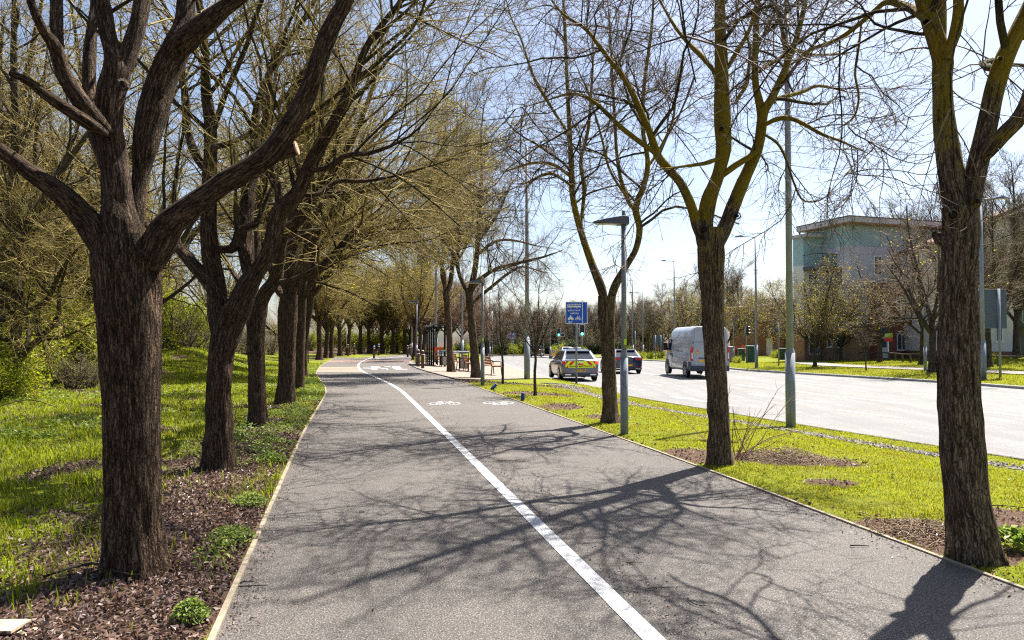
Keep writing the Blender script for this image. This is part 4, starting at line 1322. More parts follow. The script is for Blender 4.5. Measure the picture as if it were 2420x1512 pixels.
# russet trees behind the shelter
RLAB = 'russet twigged bare tree in the brown thicket behind the bus shelter'
for px, Y, s in ((905, 96, 1.0), (938, 92, .95), (968, 88, 1.05), (1000, 84, 1.1), (1030, 92, 1.1), (1062, 88, 1.0), (1092, 98, 1.05), (1125, 104, .95), (1150, 112, .95), (880, 104, 1.1)):
    plant('red', xpx(px, Y), Y, s, RLAB, 'russet twigged trees behind the bus shelter', rot=px * .37)

# belt of trees beyond the road
VL = 'upright bare tree in the low belt across the far end of the road'
OL = 'rounded bare tree in the low belt across the far end of the road'
for k, px in enumerate(range(1165, 1545, 12)):
    Y = 121 + (k * 37 % 29)
    kd = 'vase' if k % 3 else 'round'
    plant(kd, xpx(px + (k * 13 % 9), Y), Y, .72 + (k * 29 % 11) * .022, VL if kd == 'vase' else OL, 'bare trees of the belt beyond the road', rot=k * 1.3, z=-1.5)
for px, Y, s, kd, lab, gp in ((1562, 98, 1.02, 'round', 'big rounded bare tree on the skyline left of the white van', 'bare trees of the belt beyond the road'),
                          (1532, 112, .8, 'vase', 'bare tree left of the big rounded one on the skyline', 'bare trees of the belt beyond the road'),
                          (1608, 104, .95, 'vase', 'bare tree showing over the roof of the white van', 'bare trees of the belt beyond the road'),
                          (1590, 120, .95, 'round', 'bare tree hidden behind the white van, only its crown showing', 'bare trees of the belt beyond the road'),
                          (1648, 84, 1.05, 'bud', 'large tree hazed with yellow buds behind the second verge tree', 'trees coming into bud'),
                          (1718, 80, 1.0, 'bud', 'tree hazed with yellow buds right of the second verge tree', 'trees coming into bud'),
                          (1690, 100, 1.15, 'vase', 'tall bare tree rising behind the yellow budding ones', 'bare trees of the belt beyond the road'),
                          (1742, 100, 1.05, 'vase', 'bare tree behind the green cabinets by the traffic light', 'bare trees of the belt beyond the road'),
                          (1776, 92, .85, 'round', 'bare tree behind the red leaved shrub', 'bare trees of the belt beyond the road')):
    plant(kd, xpx(px, Y), Y, s, lab, gp, rot=px * .21)

# trees on the far verge, in front of the flats
GF = 'trees in front of the flats'
for px, py, s, kd, lab in ((1925, 867, .8, 'bud', 'slim tree with yellow buds at the pavement edge, right of the tall grey column'),
                       (1917, 846, 1.0, 'front', 'dark forked tree close to the balconies of the teal topped flats'),
                       (1986, 852, .72, 'bud', 'small forked tree before the two low windows of the tan brick corner'),
                       (1853, 840, .95, 'front', 'forked tree behind the small grey sign back'),
                       (1812, 838, .85, 'bud', 'tree with yellow buds left of the tall grey column by the brick houses'),
                       (2078, 856, 1.05, 'front', 'stout ivy grown tree left of the green and red board'),
                       (2178, 861, 1.2, 'front', 'tree close beside the white lamp post before the red brick'),
                       (2201, 881, 1.2, 'front', 'thick trunked tree right of the white lamp post, nearest the kerb'),
                       (2334, 867, 1.12, 'vase', 'thick dark tree behind the big blue grey sign back')):
    p = GG(px, py)
    plant(kd, p[0], p[1], s, lab, GF, rot=px * .31)
for px, Y, s, lab in ((2165, 74, 1.45, 'tall bare tree rising over the roof of the red brick flats'), (2250, 70, 1.35, 'tall bare tree over the roof, half hidden by the nearest right trunk'), (2400, 52, 1.3, 'tall many stemmed bare tree before the white rendered flats')):
    plant('vase', xpx(px, Y), Y, s, lab, GF, rot=px * .3)
for px, py, s, lab in ((1188, 908, 1.02, 'spindly young tree between the path lamp and the tall road column'), (1265, 935, 1.0, 'spindly young tree right of the tall road column, bare mulch ring at its foot'),
                       (2047, 876, .95, 'tiny young tree on the far verge in front of the flats'), (729, 862, .8, 'thin young tree on the left grass by the bend')):
    p = GG(px, py)
    plant('young', p[0], p[1], s, lab, 'young trees planted on the verges', rot=px * .7)

# the forked tree at the left edge of the wood
c11 = lambda x, y: (x * .35, 472.5 + y * .35, .35)
B = GG(47, 936)
traced_tree('forked_tree', B, [
    ([(134, 1340, 90), (130, 1240, 76), (130, 1130, 78), (128, 1050, 96), (120, 980, 100)], c11, 0, 0, 0, False),
    ([(140, 1080, 80), (180, 1010, 62), (250, 950, 52), (330, 870, 46), (390, 790, 42), (400, 700, 36), (402, 600, 28), (440, 480, 20)], c11, 0, -.5, 1, True),
    ([(118, 1010, 96), (108, 880, 88), (110, 700, 76), (116, 500, 60), (112, 300, 46), (130, 60, 34), (120, -300, 24)], c11, 0, .6, 2, True),
    ([(110, 1030, 70), (70, 950, 50), (0, 930, 38), (-80, 880, 28), (-160, 800, 20)], c11, 0, -1, 1, True),
    ([(150, 1020, 50), (190, 950, 40), (196, 880, 36), (180, 800, 32), (150, 640, 24), (170, 420, 18)], c11, 0, .8, 1, True),
    ([(140, 800, 60), (200, 745, 52), (290, 700, 46), (350, 620, 40), (400, 500, 30), (480, 380, 22), (560, 300, 14)], c11, .1, -1, 1, True),
    ([(90, 760, 50), (40, 700, 40), (-30, 640, 32), (-120, 540, 24)], c11, .1, -1, 1, True),
], 'dark tree forking low among green bushes at the left edge', G1, WOOD, M['bark_limb'], M['twig_left'], .4, 4, 21, dens=1.5)

# ------------------------------------------------------------------ bushes
def proto_bush(name, cat, w, h, nst, nl, lsz, leafm, seed, twigm, bare=.0):
    global rng
    rng = np.random.default_rng(500 + seed)
    root = empty(name, (0, 0, 0), 'bush', cat)
    n = nst
    az = rng.random(n) * 6.28; tl = np.radians(rng.uniform(5, 55, n)); L = h * rng.uniform(.6, 1.0, n)
    d = np.stack([np.sin(tl) * np.cos(az), np.sin(tl) * np.sin(az), np.cos(tl)], -1)
    p0 = np.stack([np.cos(az) * w * .12 * rng.random(n), np.sin(az) * w * .12 * rng.random(n), np.full(n, -.05)], -1)
    k = 7
    pts = np.empty((n, k, 3)); pts[:, 0] = p0; cur = p0
    for s in range(1, k):
        d = d + rng.normal(size=(n, 3)) * .14; d[:, 2] += .02
        d /= np.linalg.norm(d, axis=1, keepdims=True)
        cur = cur + d * (L / (k - 1))[:, None] * np.array([w / h, w / h, 1.0])
        pts[:, s] = cur
    Rr = np.linspace(.02, .006, k)[None, :] * np.ones((n, 1)) * h / 2.2
    st, tw = Soup(), Soup()
    st.tubes(pts, Rr, 5)
    p2, r2, L2 = grow(pts, Rr, 9, (30, 70), (.3 * h / 2, .9 * h / 2), .01, 5, .2, [.02, .02], t0=.15, rmin=.004)
    tw.tubes(p2, r2, 3)
    p3, r3, L3 = grow(p2, r2, 6, (30, 70), (.1, .4), .01, 3, .2, [.02, .02], t0=.2, rmin=.003)
    tw.tubes(p3, r3, 3)
    so_ = link(bpy.data.objects.new('stems', st.mesh('stems', M['bark_far'])), root)
    link(bpy.data.objects.new('twigs', tw.mesh('twigs', twigm)), so_)
    if nl:
        c = np.concatenate([p3.reshape(-1, 3), p2[:, 1:].reshape(-1, 3)])
        keep = fbm(c[:, 0] * 1.6 + seed, c[:, 1] * 1.6, c[:, 2] * 1.6, 2) > .36
        c = c[keep]
        c = c[rng.integers(0, len(c), nl)]
        V, F3 = leaf_quads(c, lsz, .10, up=.8)
        npobj('foliage', V, [F3], M[leafm], root, smooth=False)
    return root
bushes = {'green': proto_bush('leafy_bush', 'bush', 1.5, 2.2, 26, 5200, .085, 'bush_leaf', 1, M['twig_left']),
          'low': proto_bush('leafy_bush', 'bush', 1.3, 1.2, 22, 3200, .07, 'bush_leaf', 2, M['twig_left']),
          'dark': proto_bush('evergreen_bush', 'bush', 1.3, 1.5, 24, 5200, .08, 'bush_dark', 3, M['twig_far']),
          'bare': proto_bush('thorn_bush', 'bush', 1.2, 1.6, 34, 160, .05, 'bush_leaf', 4, M['twig_far']),
          'red': proto_bush('red_shrub', 'shrub', .9, 1.6, 22, 2600, .10, 'bush_red', 5, M['twig_far'])}
busedd = {}
def bush(kind, x, y, s, label, group=None, sz=1.0, z=None):
    o = copy_tree(bushes[kind]) if kind in busedd else bushes[kind]
    busedd[kind] = 1
    o.location = (x, y, (float(height(x, y)) if z is None else z) - .03)
    o.rotation_euler = (0, 0, (x * 7.1 + y * 3.3) % 6.28)
    o.scale = (s, s, s * sz)
    o['label'] = label
    if group: o['group'] = group
    return o
GB = 'bright green bushes at the foot of the wood'
BL = 'bright leafy bush in the row under the wood left of the old trees'
for px, Y, s, sz in ((-60, 21, 1.2, 1.1), (10, 20, 1.0, 1.0), (95, 23, 1.1, 1.15), (150, 24.5, 1.3, 1.2), (205, 25, 1.25, 1.3), (250, 27, 1.3, 1.3), (300, 29, 1.3, 1.3), (60, 27, 1.5, 1.5), (130, 31, 1.6, 1.4), (-20, 30, 1.5, 1.4), (350, 34, 1.4, 1.3), (385, 37, 1.2, 1.2), (420, 41, 1.3, 1.2), (455, 46, 1.3, 1.2), (200, 38, 1.8, 1.4), (280, 42, 1.8, 1.4)):
    bush('green', xpx(px, Y), Y, s, BL, GB, sz)
bush('bare', xpx(172, 21.5), 21.5, .85, 'leafless thorny bush between the green bushes left of the thick tree')
bush('bare', xpx(215, 22.0), 22.0, .75, 'smaller leafless bush hard by the thick tree, against the green')
bush('low', xpx(5, 17.5), 17.5, 1.0, 'low leafy bush cut by the left edge in front of the forked tree', GB)
BR = 'bright leafy bush at the far end of the path behind the row of trunks'
for k, px in enumerate((735, 772, 815, 850, 885, 905, 940, 965, 700, 670)):
    Y = 90 + (k * 17 % 9)
    bush('green', xpx(px, Y), Y, 1.15 + (k * 7 % 5) * .12, BR, 'bright bushes at the far end of the path', 1.1)
for k, (px, Y) in enumerate(((435, 38), (470, 44), (500, 48), (540, 52), (400, 33), (580, 56), (560, 62), (600, 66), (640, 70), (610, 58), (520, 55), (680, 76))):
    bush('bare', xpx(px, Y), Y, 1.7, 'brown leafless bush along the green bank under the wood', 'brown bushes on the green bank')
for k, px in enumerate(range(1090, 1560, 15)):
    Y = 120 + (k * 7 % 11)
    bush('bare', xpx(px, Y), Y, 2.0 + (k * 5 % 4) * .3, 'leafless brown bush in the undergrowth of the far belt of trees', 'brown undergrowth across the end of the road', 1.1, z=-1.4)
DL = 'dark bush in the hedge at the foot of the far belt of trees'
for k, px in enumerate(range(1060, 1500, 26)):
    Y = 117 + (k * 11 % 5)
    bush('dark' if k % 2 else 'low', xpx(px, Y), Y, 1.4 + (k * 5 % 4) * .15, DL if k % 2 else 'green bush in the hedge at the foot of the far belt of trees', 'hedge bushes across the end of the road', 1.0, z=-1.35)
for k, (px, Y) in enumerate(((1512, 84), (1535, 82), (1558, 83), (1580, 84), (1600, 82))):
    bush('low', xpx(px, Y), Y, .75, 'low bush of the planting at the corner left of the white van', 'planting at the corner', 1.0)
p = GG(1768, 845); bush('red', p[0] + .3, p[1] + 3.5, 1.0, 'shrub with red young leaves behind the green cabinet')
for px, py, s, kd, lab in ((1803, 838, 1.1, 'dark', 'dark rounded bush left of the brick houses'), (1960, 846, 1.0, 'dark', 'dark low bush at the tan brick corner'), (2110, 845, .9, 'dark', 'dark bush under the window beside the red board'),
                       (2150, 845, .9, 'dark', 'dark bush behind the timber rail by the white lamp post'), (2068, 845, .7, 'dark', 'dark bush by the arched doorway of the red brick flats'), (1868, 848, .9, 'bare', 'brown bush in front of the garden railing'),
                       (1835, 846, .8, 'low', 'bush with yellowish leaves right of the footpath by the brick houses'), (2349, 860, .6, 'low', 'small bright shrub at the foot of the thick dark tree'), (1742, 858, .55, 'low', 'small leafy plant at the foot of the grey cabinet'), (1022, 849, .5, 'low', 'leafy planting between bus shelter and bins'), (990, 858, .45, 'low', 'small leafy plant at the foot of the brown bollards'), (1098, 846, .5, 'low', 'leafy planting behind the bins')):
    p = GG(px, py); bush(kd, p[0], p[1], s, lab)

# ------------------------------------------------------------------ grass, dead leaves, stones
rng = np.random.default_rng(77)
def scatter(n, x0, x1, y0, y1, pw=1.0):
    """more points near, thinning with distance"""
    u = rng.random(n)
    y = y0 * (y1 / y0) ** u if pw == 1 else y0 + (y1 - y0) * u
    x = x0 + (x1 - x0) * rng.random(n)
    return x, y
def blades(name, x, y, h, wd, mat, seed, label):
    z = height(x, y)
    n = len(x)
    az = rng.random(n) * 6.28
    lean = rng.uniform(.1, .7, n)
    hh = h * rng.uniform(.5, 1.35, n)
    dx, dy = np.cos(az), np.sin(az)
    sx, sy = -dy * wd, dx * wd
    b = np.stack([x, y, z - .01], -1)
    s = np.stack([sx, sy, np.zeros(n)], -1)
    mid = b + np.stack([dx * lean * hh * .3, dy * lean * hh * .3, hh * .6], -1)
    tip = b + np.stack([dx * lean * hh * .95, dy * lean * hh * .95, hh], -1)
    V = np.stack([b - s, b + s, mid + s * .7, mid - s * .7, tip], 1).reshape(-1, 3)
    i = np.arange(n * 5).reshape(n, 5)
    o = npobj(name, V, [i[:, [0, 1, 2, 3]], i[:, [3, 2, 4]]], mat, smooth=False)
    return tag(o, label, 'grass', kind='stuff')
x, y = scatter(420000, -24, -1, 3.2, 48)
keep = (x < xat(LE, y) - .06) & (x > -(y * .80 + 1.5))
x, y = x[keep], y[keep]
m = litter_mask(x, y); tuft = fbm(x * 2.2, y * 2.2, 3, 3)
keep = (rng.random(len(x)) > np.clip(m * 1.15, 0, .985)) & (rng.random(len(x)) < sstep(.30, .55, tuft) + .12)
x, y = x[keep], y[keep]
blades('grass', x, y, .05 + .085 * fbm(x * 1.3, y * 1.3, 8, 2) * (1 + y * .006), .0035 + .00035 * y, M['grass'], 1, 'bright green grass under the old trees on the left')
x, y = scatter(620000, -6, 14, 3.6, 36)
keep = (x > xat(RE, y) + .05) & (x < xat(NK, y) - .05) & (x < y * .80 + 1.5) & (y < 33)
x, y = x[keep], y[keep]
m = litter_mask(x, y)
keep = (rng.random(len(x)) > np.clip(m * 1.1, 0, .97)) & ((y < 27) | (x > xat(RE, y) + (xat(NK, y) - xat(RE, y)) * .9))
x, y = x[keep], y[keep]
blades('grass', x, y, .016 + .036 * fbm(x * 2, y * 2, 5, 2), .0026 + .0003 * y, M['verge_grass'], 2, 'short yellow green grass on the verge beside the road')
x, y = scatter(160000, 10, 45, 20, 62)
keep = (x > xat(FK, y) + .2)
dd = x - xat(FK, y)
keep &= ~((dd > 6.3) & (dd < 9.2))
x, y = x[keep], y[keep]
blades('grass', x, y, np.full(len(x), .075), .012, M['verge_grass'], 3, 'sunlit grass between the far kerb and the flats')

def leaf_litter(x, y, size, name, label):
    z = height(x, y)
    c = np.stack([x, y, z + rng.uniform(.004, .03, len(x))], -1)
    V, F3 = leaf_quads(c, size, 0, up=.8, fold=.5, elong=1.25)
    return tag(npobj(name, V, [F3], M['litter'], smooth=False), label, 'leaves', kind='stuff')
x, y = scatter(260000, -16, -1, 3.2, 26)
keep = (x < xat(LE, y) - .07) & (x > -(y * .78 + 1.2)) & (rng.random(len(x)) < litter_mask(x, y) * .75 + .05)
leaf_litter(x[keep], y[keep], (.025 + .0010 * y[keep]), 'fallen_leaves', 'dry brown leaves fallen along the left of the path')
x, y = scatter(60000, -5, 10, 4.2, 28)
keep = (x > xat(RE, y) + .04) & (x < xat(NK, y)) & (rng.random(len(x)) < litter_mask(x, y) * .62 + .012)
leaf_litter(x[keep], y[keep], .022 + .0011 * y[keep], 'fallen_leaves', 'dry brown leaves in patches on the verge')
x, y = scatter(3600, -9, 5, 3.9, 34)
n_ = xat(ML, y)
u_ = rng.random(len(x))
near_line = u_ < .38
x = np.where(near_line, n_ + .12 + np.abs(rng.normal(size=len(x))) * .22, x)
x = np.where((u_ > .38) & (u_ < .66), xat(LE, y) + .02 + np.abs(rng.normal(size=len(x))) * .10, x)
x = np.where((u_ > .66) & (u_ < .92), xat(RE, y) - .02 - np.abs(rng.normal(size=len(x))) * .12, x)
keep = (x > xat(LE, y) + .01) & (x < xat(RE, y) - .01)
x, y = x[keep], y[keep]
c = np.stack([x, y, pz(y) + .008], -1)
V, F3 = leaf_quads(c, .014, 0, up=3, fold=.2, elong=1.6)
tag(npobj('fallen_leaves', V, [F3], M['litter'], smooth=False), 'scraps of leaf and bark lying on the path beside the white line', 'leaves', kind='stuff')

# weeds along the path
def weeds(name, xs, ys, rad, nper, size, label, kind='stuff', hgt=.10):
    cs = []
    for a, b, r_ in zip(xs, ys, rad):
        q = rng.normal(size=(nper, 2)) * r_ * .5
        qn = np.linalg.norm(q, axis=1, keepdims=True)
        q = q / qn * np.minimum(qn, r_ * .85 * rng.random((nper, 1)) ** .5) if kind == 'thing' else q
        hh = hgt * np.exp(-(q ** 2).sum(1) / (r_ * r_)) * rng.uniform(.35, 1.2, nper)
        X_, Y_ = a + q[:, 0], b + q[:, 1]
        cs.append(np.stack([X_, Y_, height(X_, Y_) + hh], -1))
    c = np.concatenate(cs)
    V, F3 = leaf_quads(c, size, 0, up=1.6, fold=.2, elong=1.2)
    return tag(npobj(name, V, [F3], M['weed'], smooth=False), label, 'weeds', kind=kind)
wx, wy = [], []
yy = 5 + rng.random(300) ** 1.1 * 40
for y_ in yy:
    d = abs(rng.normal()) * .5 + .12
    wx.append(float(xat(LE, y_)) - d); wy.append(y_)
sel = [i for i in range(len(wx)) if wy[i] > 9 or rng.random() < .12]
weeds('weeds', [wx[i] for i in sel], [wy[i] for i in sel], [.14 + .1 * rng.random() for _ in sel], 46, .036, 'green weeds growing along the timber edge on the left of the path')
x, y = scatter(700, -20, -3, 11, 40)
keep = (x < xat(LE, y) - .8) & (fbm(x * .5, y * .5, 2, 2) > .50)
weeds('weeds', x[keep], y[keep], np.full(keep.sum(), .28), 60, .055, 'patches of dark green weeds in the grass under the wood', hgt=.13)
for px, py, r_, lab in ((548, 1283, .20, 'feathery green weed clump nearest the camera beside the timber edge'), (588, 1196, .17, 'feathery green weed clump on the dead leaves, further along the timber edge'), (640, 1092, .18, 'weed clump by the timber edge level with the second tree'), (450, 1470, .10, 'small yellowish weed among the dead leaves at the front')):
    p = GG(px, py)
    o = weeds('weed_plant', [p[0]], [p[1]], [r_ * 1.3], 420, .026, lab, kind='thing', hgt=.12)
    o['category'] = 'weed'
for px, py, r_, lab in ((2400, 1300, .22, 'leafy weed with yellow flowers at the foot of the nearest right tree'),):
    p = GG(px, py)
    o = weeds('weed_plant', [p[0]], [p[1]], [r_], 260, .05, lab, kind='thing', hgt=.16); o['category'] = 'weed'

# gravel drain along the road side of the verge
gp_ = np.array([GG(a, b)[:2] for a, b in ((1300, 906), (1330, 910), (1500, 957), (1700, 990), (1900, 1023), (2150, 1066), (2419, 1108), (2650, 1150))])
gc = resample(gp_, 400)
n = 6500
ii = rng.integers(0, 400, n)
x = gc[ii, 0] + rng.normal(size=n) * .19; y = gc[ii, 1] + rng.normal(size=n) * .17
z = height(x, y)
s = rng.uniform(.012, .035, n)
base = np.array([(1, 0, 0), (-1, 0, 0), (0, 1, 0), (0, -1, 0), (0, 0, .7), (0, 0, -.7)], float)
V = np.stack([x, y, z + .01], -1)[:, None, :] + (base[None] + rng.normal(size=(n, 6, 3)) * .25) * s[:, None, None]
f = np.array([(0, 2, 4), (2, 1, 4), (1, 3, 4), (3, 0, 4), (2, 0, 5), (1, 2, 5), (3, 1, 5), (0, 3, 5)])
F3 = (f[None] + np.arange(n)[:, None, None] * 6).reshape(-1, 3)
tag(npobj('gravel', V.reshape(-1, 3), [F3], M['gravel'], smooth=False), 'pale gravel in the drain strip between verge grass and road', 'gravel', kind='stuff')

# sticks
def stick(px, py, L, rot, r_, label, fork=True, curve=.15, lift=.0, z0=None):
    p = GG(px, py)
    n = 7
    rs = random.Random(px)
    pts = []
    for k in range(n):
        t = k / (n - 1)
        a = rot + curve * math.sin(t * 3 + px)
        pts.append((math.cos(a) * L * (t - .5), math.sin(a) * L * (t - .5) + curve * L * .3 * math.sin(t * 5), r_ + .004 + lift * math.sin(t * math.pi)))
    mb = MB().tube(pts, [r_ * (1 - .5 * k / n) for k in range(n)], 6)
    if fork:
        q = pts[3]
        mb.tube([q, (q[0] + L * .2 * math.cos(rot + .7), q[1] + L * .2 * math.sin(rot + .7), q[2] + .01), (q[0] + L * .32 * math.cos(rot + .5), q[1] + L * .32 * math.sin(rot + .5), q[2])], [r_ * .6, r_ * .5, r_ * .3], 5)
    zz = p[2] if p[0] < xat(LE, p[1]) or p[0] > xat(RE, p[1]) else float(pz(p[1]))
    o = mb.build('fallen_stick', M['bark_far'], loc=(p[0], p[1], zz + .004))
    return tag(o, label, 'stick', 'fallen sticks')
stick(230, 1372, .75, R(15), .011, 'pale curved stick arching at the foot of the thickest left tree', False, .5, .06)
stick(60, 975, 1.5, R(40), .014, 'long dark stick slanting in the grass at the left edge', False, .25, .25)
stick(1632, 1448, .16, R(-50), .004, 'small hooked twig on the path right of the white line at the front', True, .8)
stick(1560, 1410, .22, R(10), .003, 'thin twig on the path touching distance from the white line')
stick(1215, 1100, .45, R(-10), .004, 'twig on the path right of the white line, half way along', True)
stick(1500, 1350, .12, R(5), .004, 'short dark twig lying alone on the open right half of the path', False)
stick(2030, 1308, .14, R(-4), .006, 'short dark stick on the path near its right edge', False)
stick(540, 1395, .5, R(12), .010, 'dark stick on the soil between the thickest tree and the timber edge', True)
stick(245, 1250, .5, R(38), .007, 'forked stick in the grass left of the thickest tree', True, .1, .05)
stick(2390, 1200, .5, R(-15), .006, 'thin stick lying on the verge grass at the right edge', False)
p = GG(18, 1492)
mb = MB().box(-.28, .09, -.10, .06, .02, .035).box(.08, .14, -.05, .05, .012, .03, M=Matrix.Rotation(.3, 4, 'Y'))
tag(mb.build('cardboard_scrap', plain('cardboard', (.42, .32, .22), .8, .1), loc=(p[0], p[1], p[2] + .01)), 'flat tan scrap of cardboard on dead leaves in the bottom left corner', 'cardboard')

# heap of dead stems on the verge
for hx, hy, L0, hh, nn_, lab in ((1855, 1086, .75, .16, 520, 'low heap of dead brown stems on the verge beside the second right tree'), (2190, 1262, .55, .07, 260, 'flat scatter of dead stems on bare soil left of the nearest right tree')):
    p = GG(hx, hy)
    rng = np.random.default_rng(hx)
    c = rng.normal(size=(nn_, 2)) * np.array([L0 * .5, .22])
    top = hh * np.exp(-(c[:, 0] / L0) ** 2 * 2 - (c[:, 1] / .35) ** 2)
    az = rng.random(nn_) * 6.28; el = rng.normal(size=nn_) * .35
    Ls = rng.uniform(.05, .22, nn_)
    d = np.stack([np.cos(az) * np.cos(el), np.sin(az) * np.cos(el), np.sin(el)], -1)
    c3 = np.column_stack([c, height(p[0] + c[:, 0], p[1] + c[:, 1]) - p[2] + .012 + top * rng.random(nn_)])
    pts = c3[:, None, :] + d[:, None, :] * np.linspace(-.5, .5, 4)[None, :, None] * Ls[:, None, None] + rng.normal(size=(nn_, 4, 3)) * .008
    sp = Soup(); sp.tubes(pts, rng.uniform(.002, .005, (nn_, 1)) * np.ones((1, 4)), 4)
    o = link(bpy.data.objects.new('brushwood', sp.mesh('brushwood', M['twig_front'])), None, tuple(p))
    tag(o, lab, 'dead stems', kind='stuff')

# spiny shoots round the second right tree
p = GG(1740, 1085)
rng = np.random.default_rng(4)
n = 16
az = rng.uniform(-1.2, 2.4, n); tl = np.radians(rng.uniform(10, 60, n))
d = np.stack([np.sin(tl) * np.cos(az), np.sin(tl) * np.sin(az) - .2, np.cos(tl)], -1); L = rng.uniform(.5, 1.35, n)
pts = np.zeros((n, 7, 3)); cur = np.stack([rng.normal(size=n) * .08, rng.normal(size=n) * .08, np.zeros(n)], -1); pts[:, 0] = cur
for k in range(1, 7):
    d = d + rng.normal(size=(n, 3)) * .1; d[:, 2] -= .04; d /= np.linalg.norm(d, axis=1, keepdims=True)
    cur = cur + d * (L / 6)[:, None]; pts[:, k] = cur
sp = Soup(); rad = np.linspace(.007, .003, 7)[None] * np.ones((n, 1)); sp.tubes(pts, rad, 5)
p2, r2, _ = grow(pts, rad, 4, (30, 60), (.15, .5), .01, 4, .15, [0, 0], t0=.3, rmin=.002); sp.tubes(p2, r2, 4)
o = link(bpy.data.objects.new('bramble_shoots', sp.mesh('bramble_shoots', M['twig_red'])), None, tuple(p))
tag(o, 'bare arching shoots sprouting beside the foot of the second right tree', 'shoots')
# ------------------------------------------------------------------ posts, lamps, signs
def zat(px, py, Y): return float(P(px, py, Y)[2])
def path_lamp(px, py, top, side, label, low=1.35, sticker=False):
    b = GG(px, py)
    H = zat(px, top, b[1]) - b[2]
    root = empty('path_lamp', b, label, 'street lamp', 'slim lamps along the path')
    p = MB().tube([(0, 0, -.1), (0, 0, low * .96)], .068, 16).tube([(0, 0, low * .955), (0, 0, low * 1.06)], [.068, .046], 16, False).tube([(0, 0, low * 1.05), (0, 0, H - .12)], [.046, .040], 16)
    p.build('pole', M['galv'], root)
    s = side
    hd = MB()
    def ring(x, w, z0, z1): return [(s * x, -w, z0), (s * x, w, z0), (s * x, w * .8, z1), (s * x, -w * .8, z1)]
    hd.loft([ring(.08, .12, H - .14, H - .01), ring(-.04, .13, H - .14, H + .0), ring(-.28, .12, H - .12, H - .04), ring(-.52, .07, H - .105, H - .085)], smooth=False)
    h = hd.build('lamp_head', M['lamp_grey'], root)
    MB().disc((0, 0, H + .06), .032, 'z', 12, .07).build('photocell', M['cabinet_grey'], h)
    MB().box(min(s * -.12, s * -.48), max(s * -.12, s * -.48), -.07, .07, H - .135, H - .122).build('lens', M['frame_white'], h)
    MB().box(-.02, .02, -.072, -.066, .25, low * .8).build('hatch', M['galv_dull'], root)
    if sticker:
        MB().box(-.012, .035, -.058, -.05, 1.52, 1.62).build('sticker', plain('lime_sticker', (.55, .75, .02), .5), root)
    return root
path_lamp(1475, 1025, 512, 1, 'slim grey path lamp right beside the Y forked verge tree', sticker=True)
path_lamp(1140, 909, 660, 1, 'slim grey path lamp beside the leaning tree and the bench', sticker=True)
path_lamp(984, 863, 710, 1, 'slim grey path lamp rising behind the brown bollards by the shelter')
path_lamp(1733, 857, 750, -1, 'slim grey path lamp across the road next to the grey cabinet')

def road_lamp(px, py, H, arm, label, r=.095, low=1.75, name='street_lamp', group='tall road lighting columns', top=None, rot=0, Y=None):
    b = GG(px, py) if Y is None else np.array((xpx(px, Y), Y, float(height(xpx(px, Y), Y))))
    if top is not None: H = zat(px, top, b[1]) - b[2]
    root = empty(name, b, label, 'street lamp', group, rot)
    MB().tube([(0, 0, -.1), (0, 0, low)], r, 18).tube([(0, 0, low - .01), (0, 0, low + .10)], [r, r * .72], 18, False).tube([(0, 0, low + .09), (0, 0, H)], [r * .72, r * .5], 18).build('pole', M['galv'], root)
    MB().box(-r * .45, r * .45, -r - .008, -r + .01, .35, 1.05, .004).build('hatch', M['galv_dull'], root)
    if arm:
        s = math.copysign(1, arm)
        MB().tube([(0, 0, H - .05), (s * .3, 0, H + .01), (s * (abs(arm) - .5), 0, H + .03)], [.035, .03, .028], 8).build('arm', M['galv_dull'], root)
        x0, x1 = sorted((s * (abs(arm) - .55), s * (abs(arm) + .1)))
        h = MB().loft([[(x, -w, H), (x, w, H), (x, w * .7, H + t), (x, -w * .7, H + t)] for x, w, t in ((x0, .09, .05), ((x0 + x1) / 2, .17, .12), (x1, .12, .05))]).build('lamp_head', M['lamp_grey'], root)
        MB().box(x0 + .08, x1 - .08, -.09, .09, H - .012, H - .002).build('lens', M['frame_white'], h)
    return root
road_lamp(1868, 1010, 10.6, 1.2, 'thick grey lighting column rising through the crown of the second right tree', .108, 1.68)
road_lamp(1245, 896, 10, .9, 'thick grey lighting column beside the kerb, between two spindly young trees', .135, 1.9, top=348)
road_lamp(1030, 857, 10, 1.0, 'tall grey lighting column standing behind the bus shelter', .12, 1.8, top=500, Y=52)
road_lamp(1092, 845, 10, 1.0, 'tall grey lighting column behind the bins', .13, 1.8, top=575, Y=64)
road_lamp(1157, 843, 8, .9, 'thin distant column left of the far blue sign, the taller of a pair', .12, 1.6, top=690, Y=106)
road_lamp(1163, 843, 8, 0, 'thin distant post left of the far blue sign, the shorter of a pair', .09, 1.6, top=735, Y=108)
road_lamp(973, 850, 8, 0, 'thin grey post behind the pair of bollards left of the shelter', .10, 1.4, top=700, Y=68)
road_lamp(1594, 852, 9, -1.3, 'road lamp rising behind the white van, arm to the left', .13, 1.6, top=617)
road_lamp(1495, 847, 9, -1.3, 'road lamp right of the Y forked tree, taller of the two beside the dark car', .13, 1.6, top=662)
road_lamp(1519, 846, 9, -1.6, 'road lamp right of the Y forked tree, lower of the two beside the dark car', .12, 1.6, top=692)
road_lamp(1300, 843, 9, 1.5, 'road lamp beyond the yellow keep left bollard, arm to the right', .14, 1.6, top=707)
road_lamp(1787, 870, 9, -1.3, 'road lamp by the green cabinets, arm to the left', .115, 1.6, top=560)
road_lamp(2323, 897, 9, 1.2, 'pale lamp column close behind the big sign back at the right', .13, 1.7, top=470)
road_lamp(2186, 876, 5, -.5, 'short white lamp post before the red brick flats', .085, 1.35, top=722)
road_lamp(1284, 843, 6, 0, 'thin post in the trees behind the dark people carrier', .09, 1.2, top=740, Y=109)

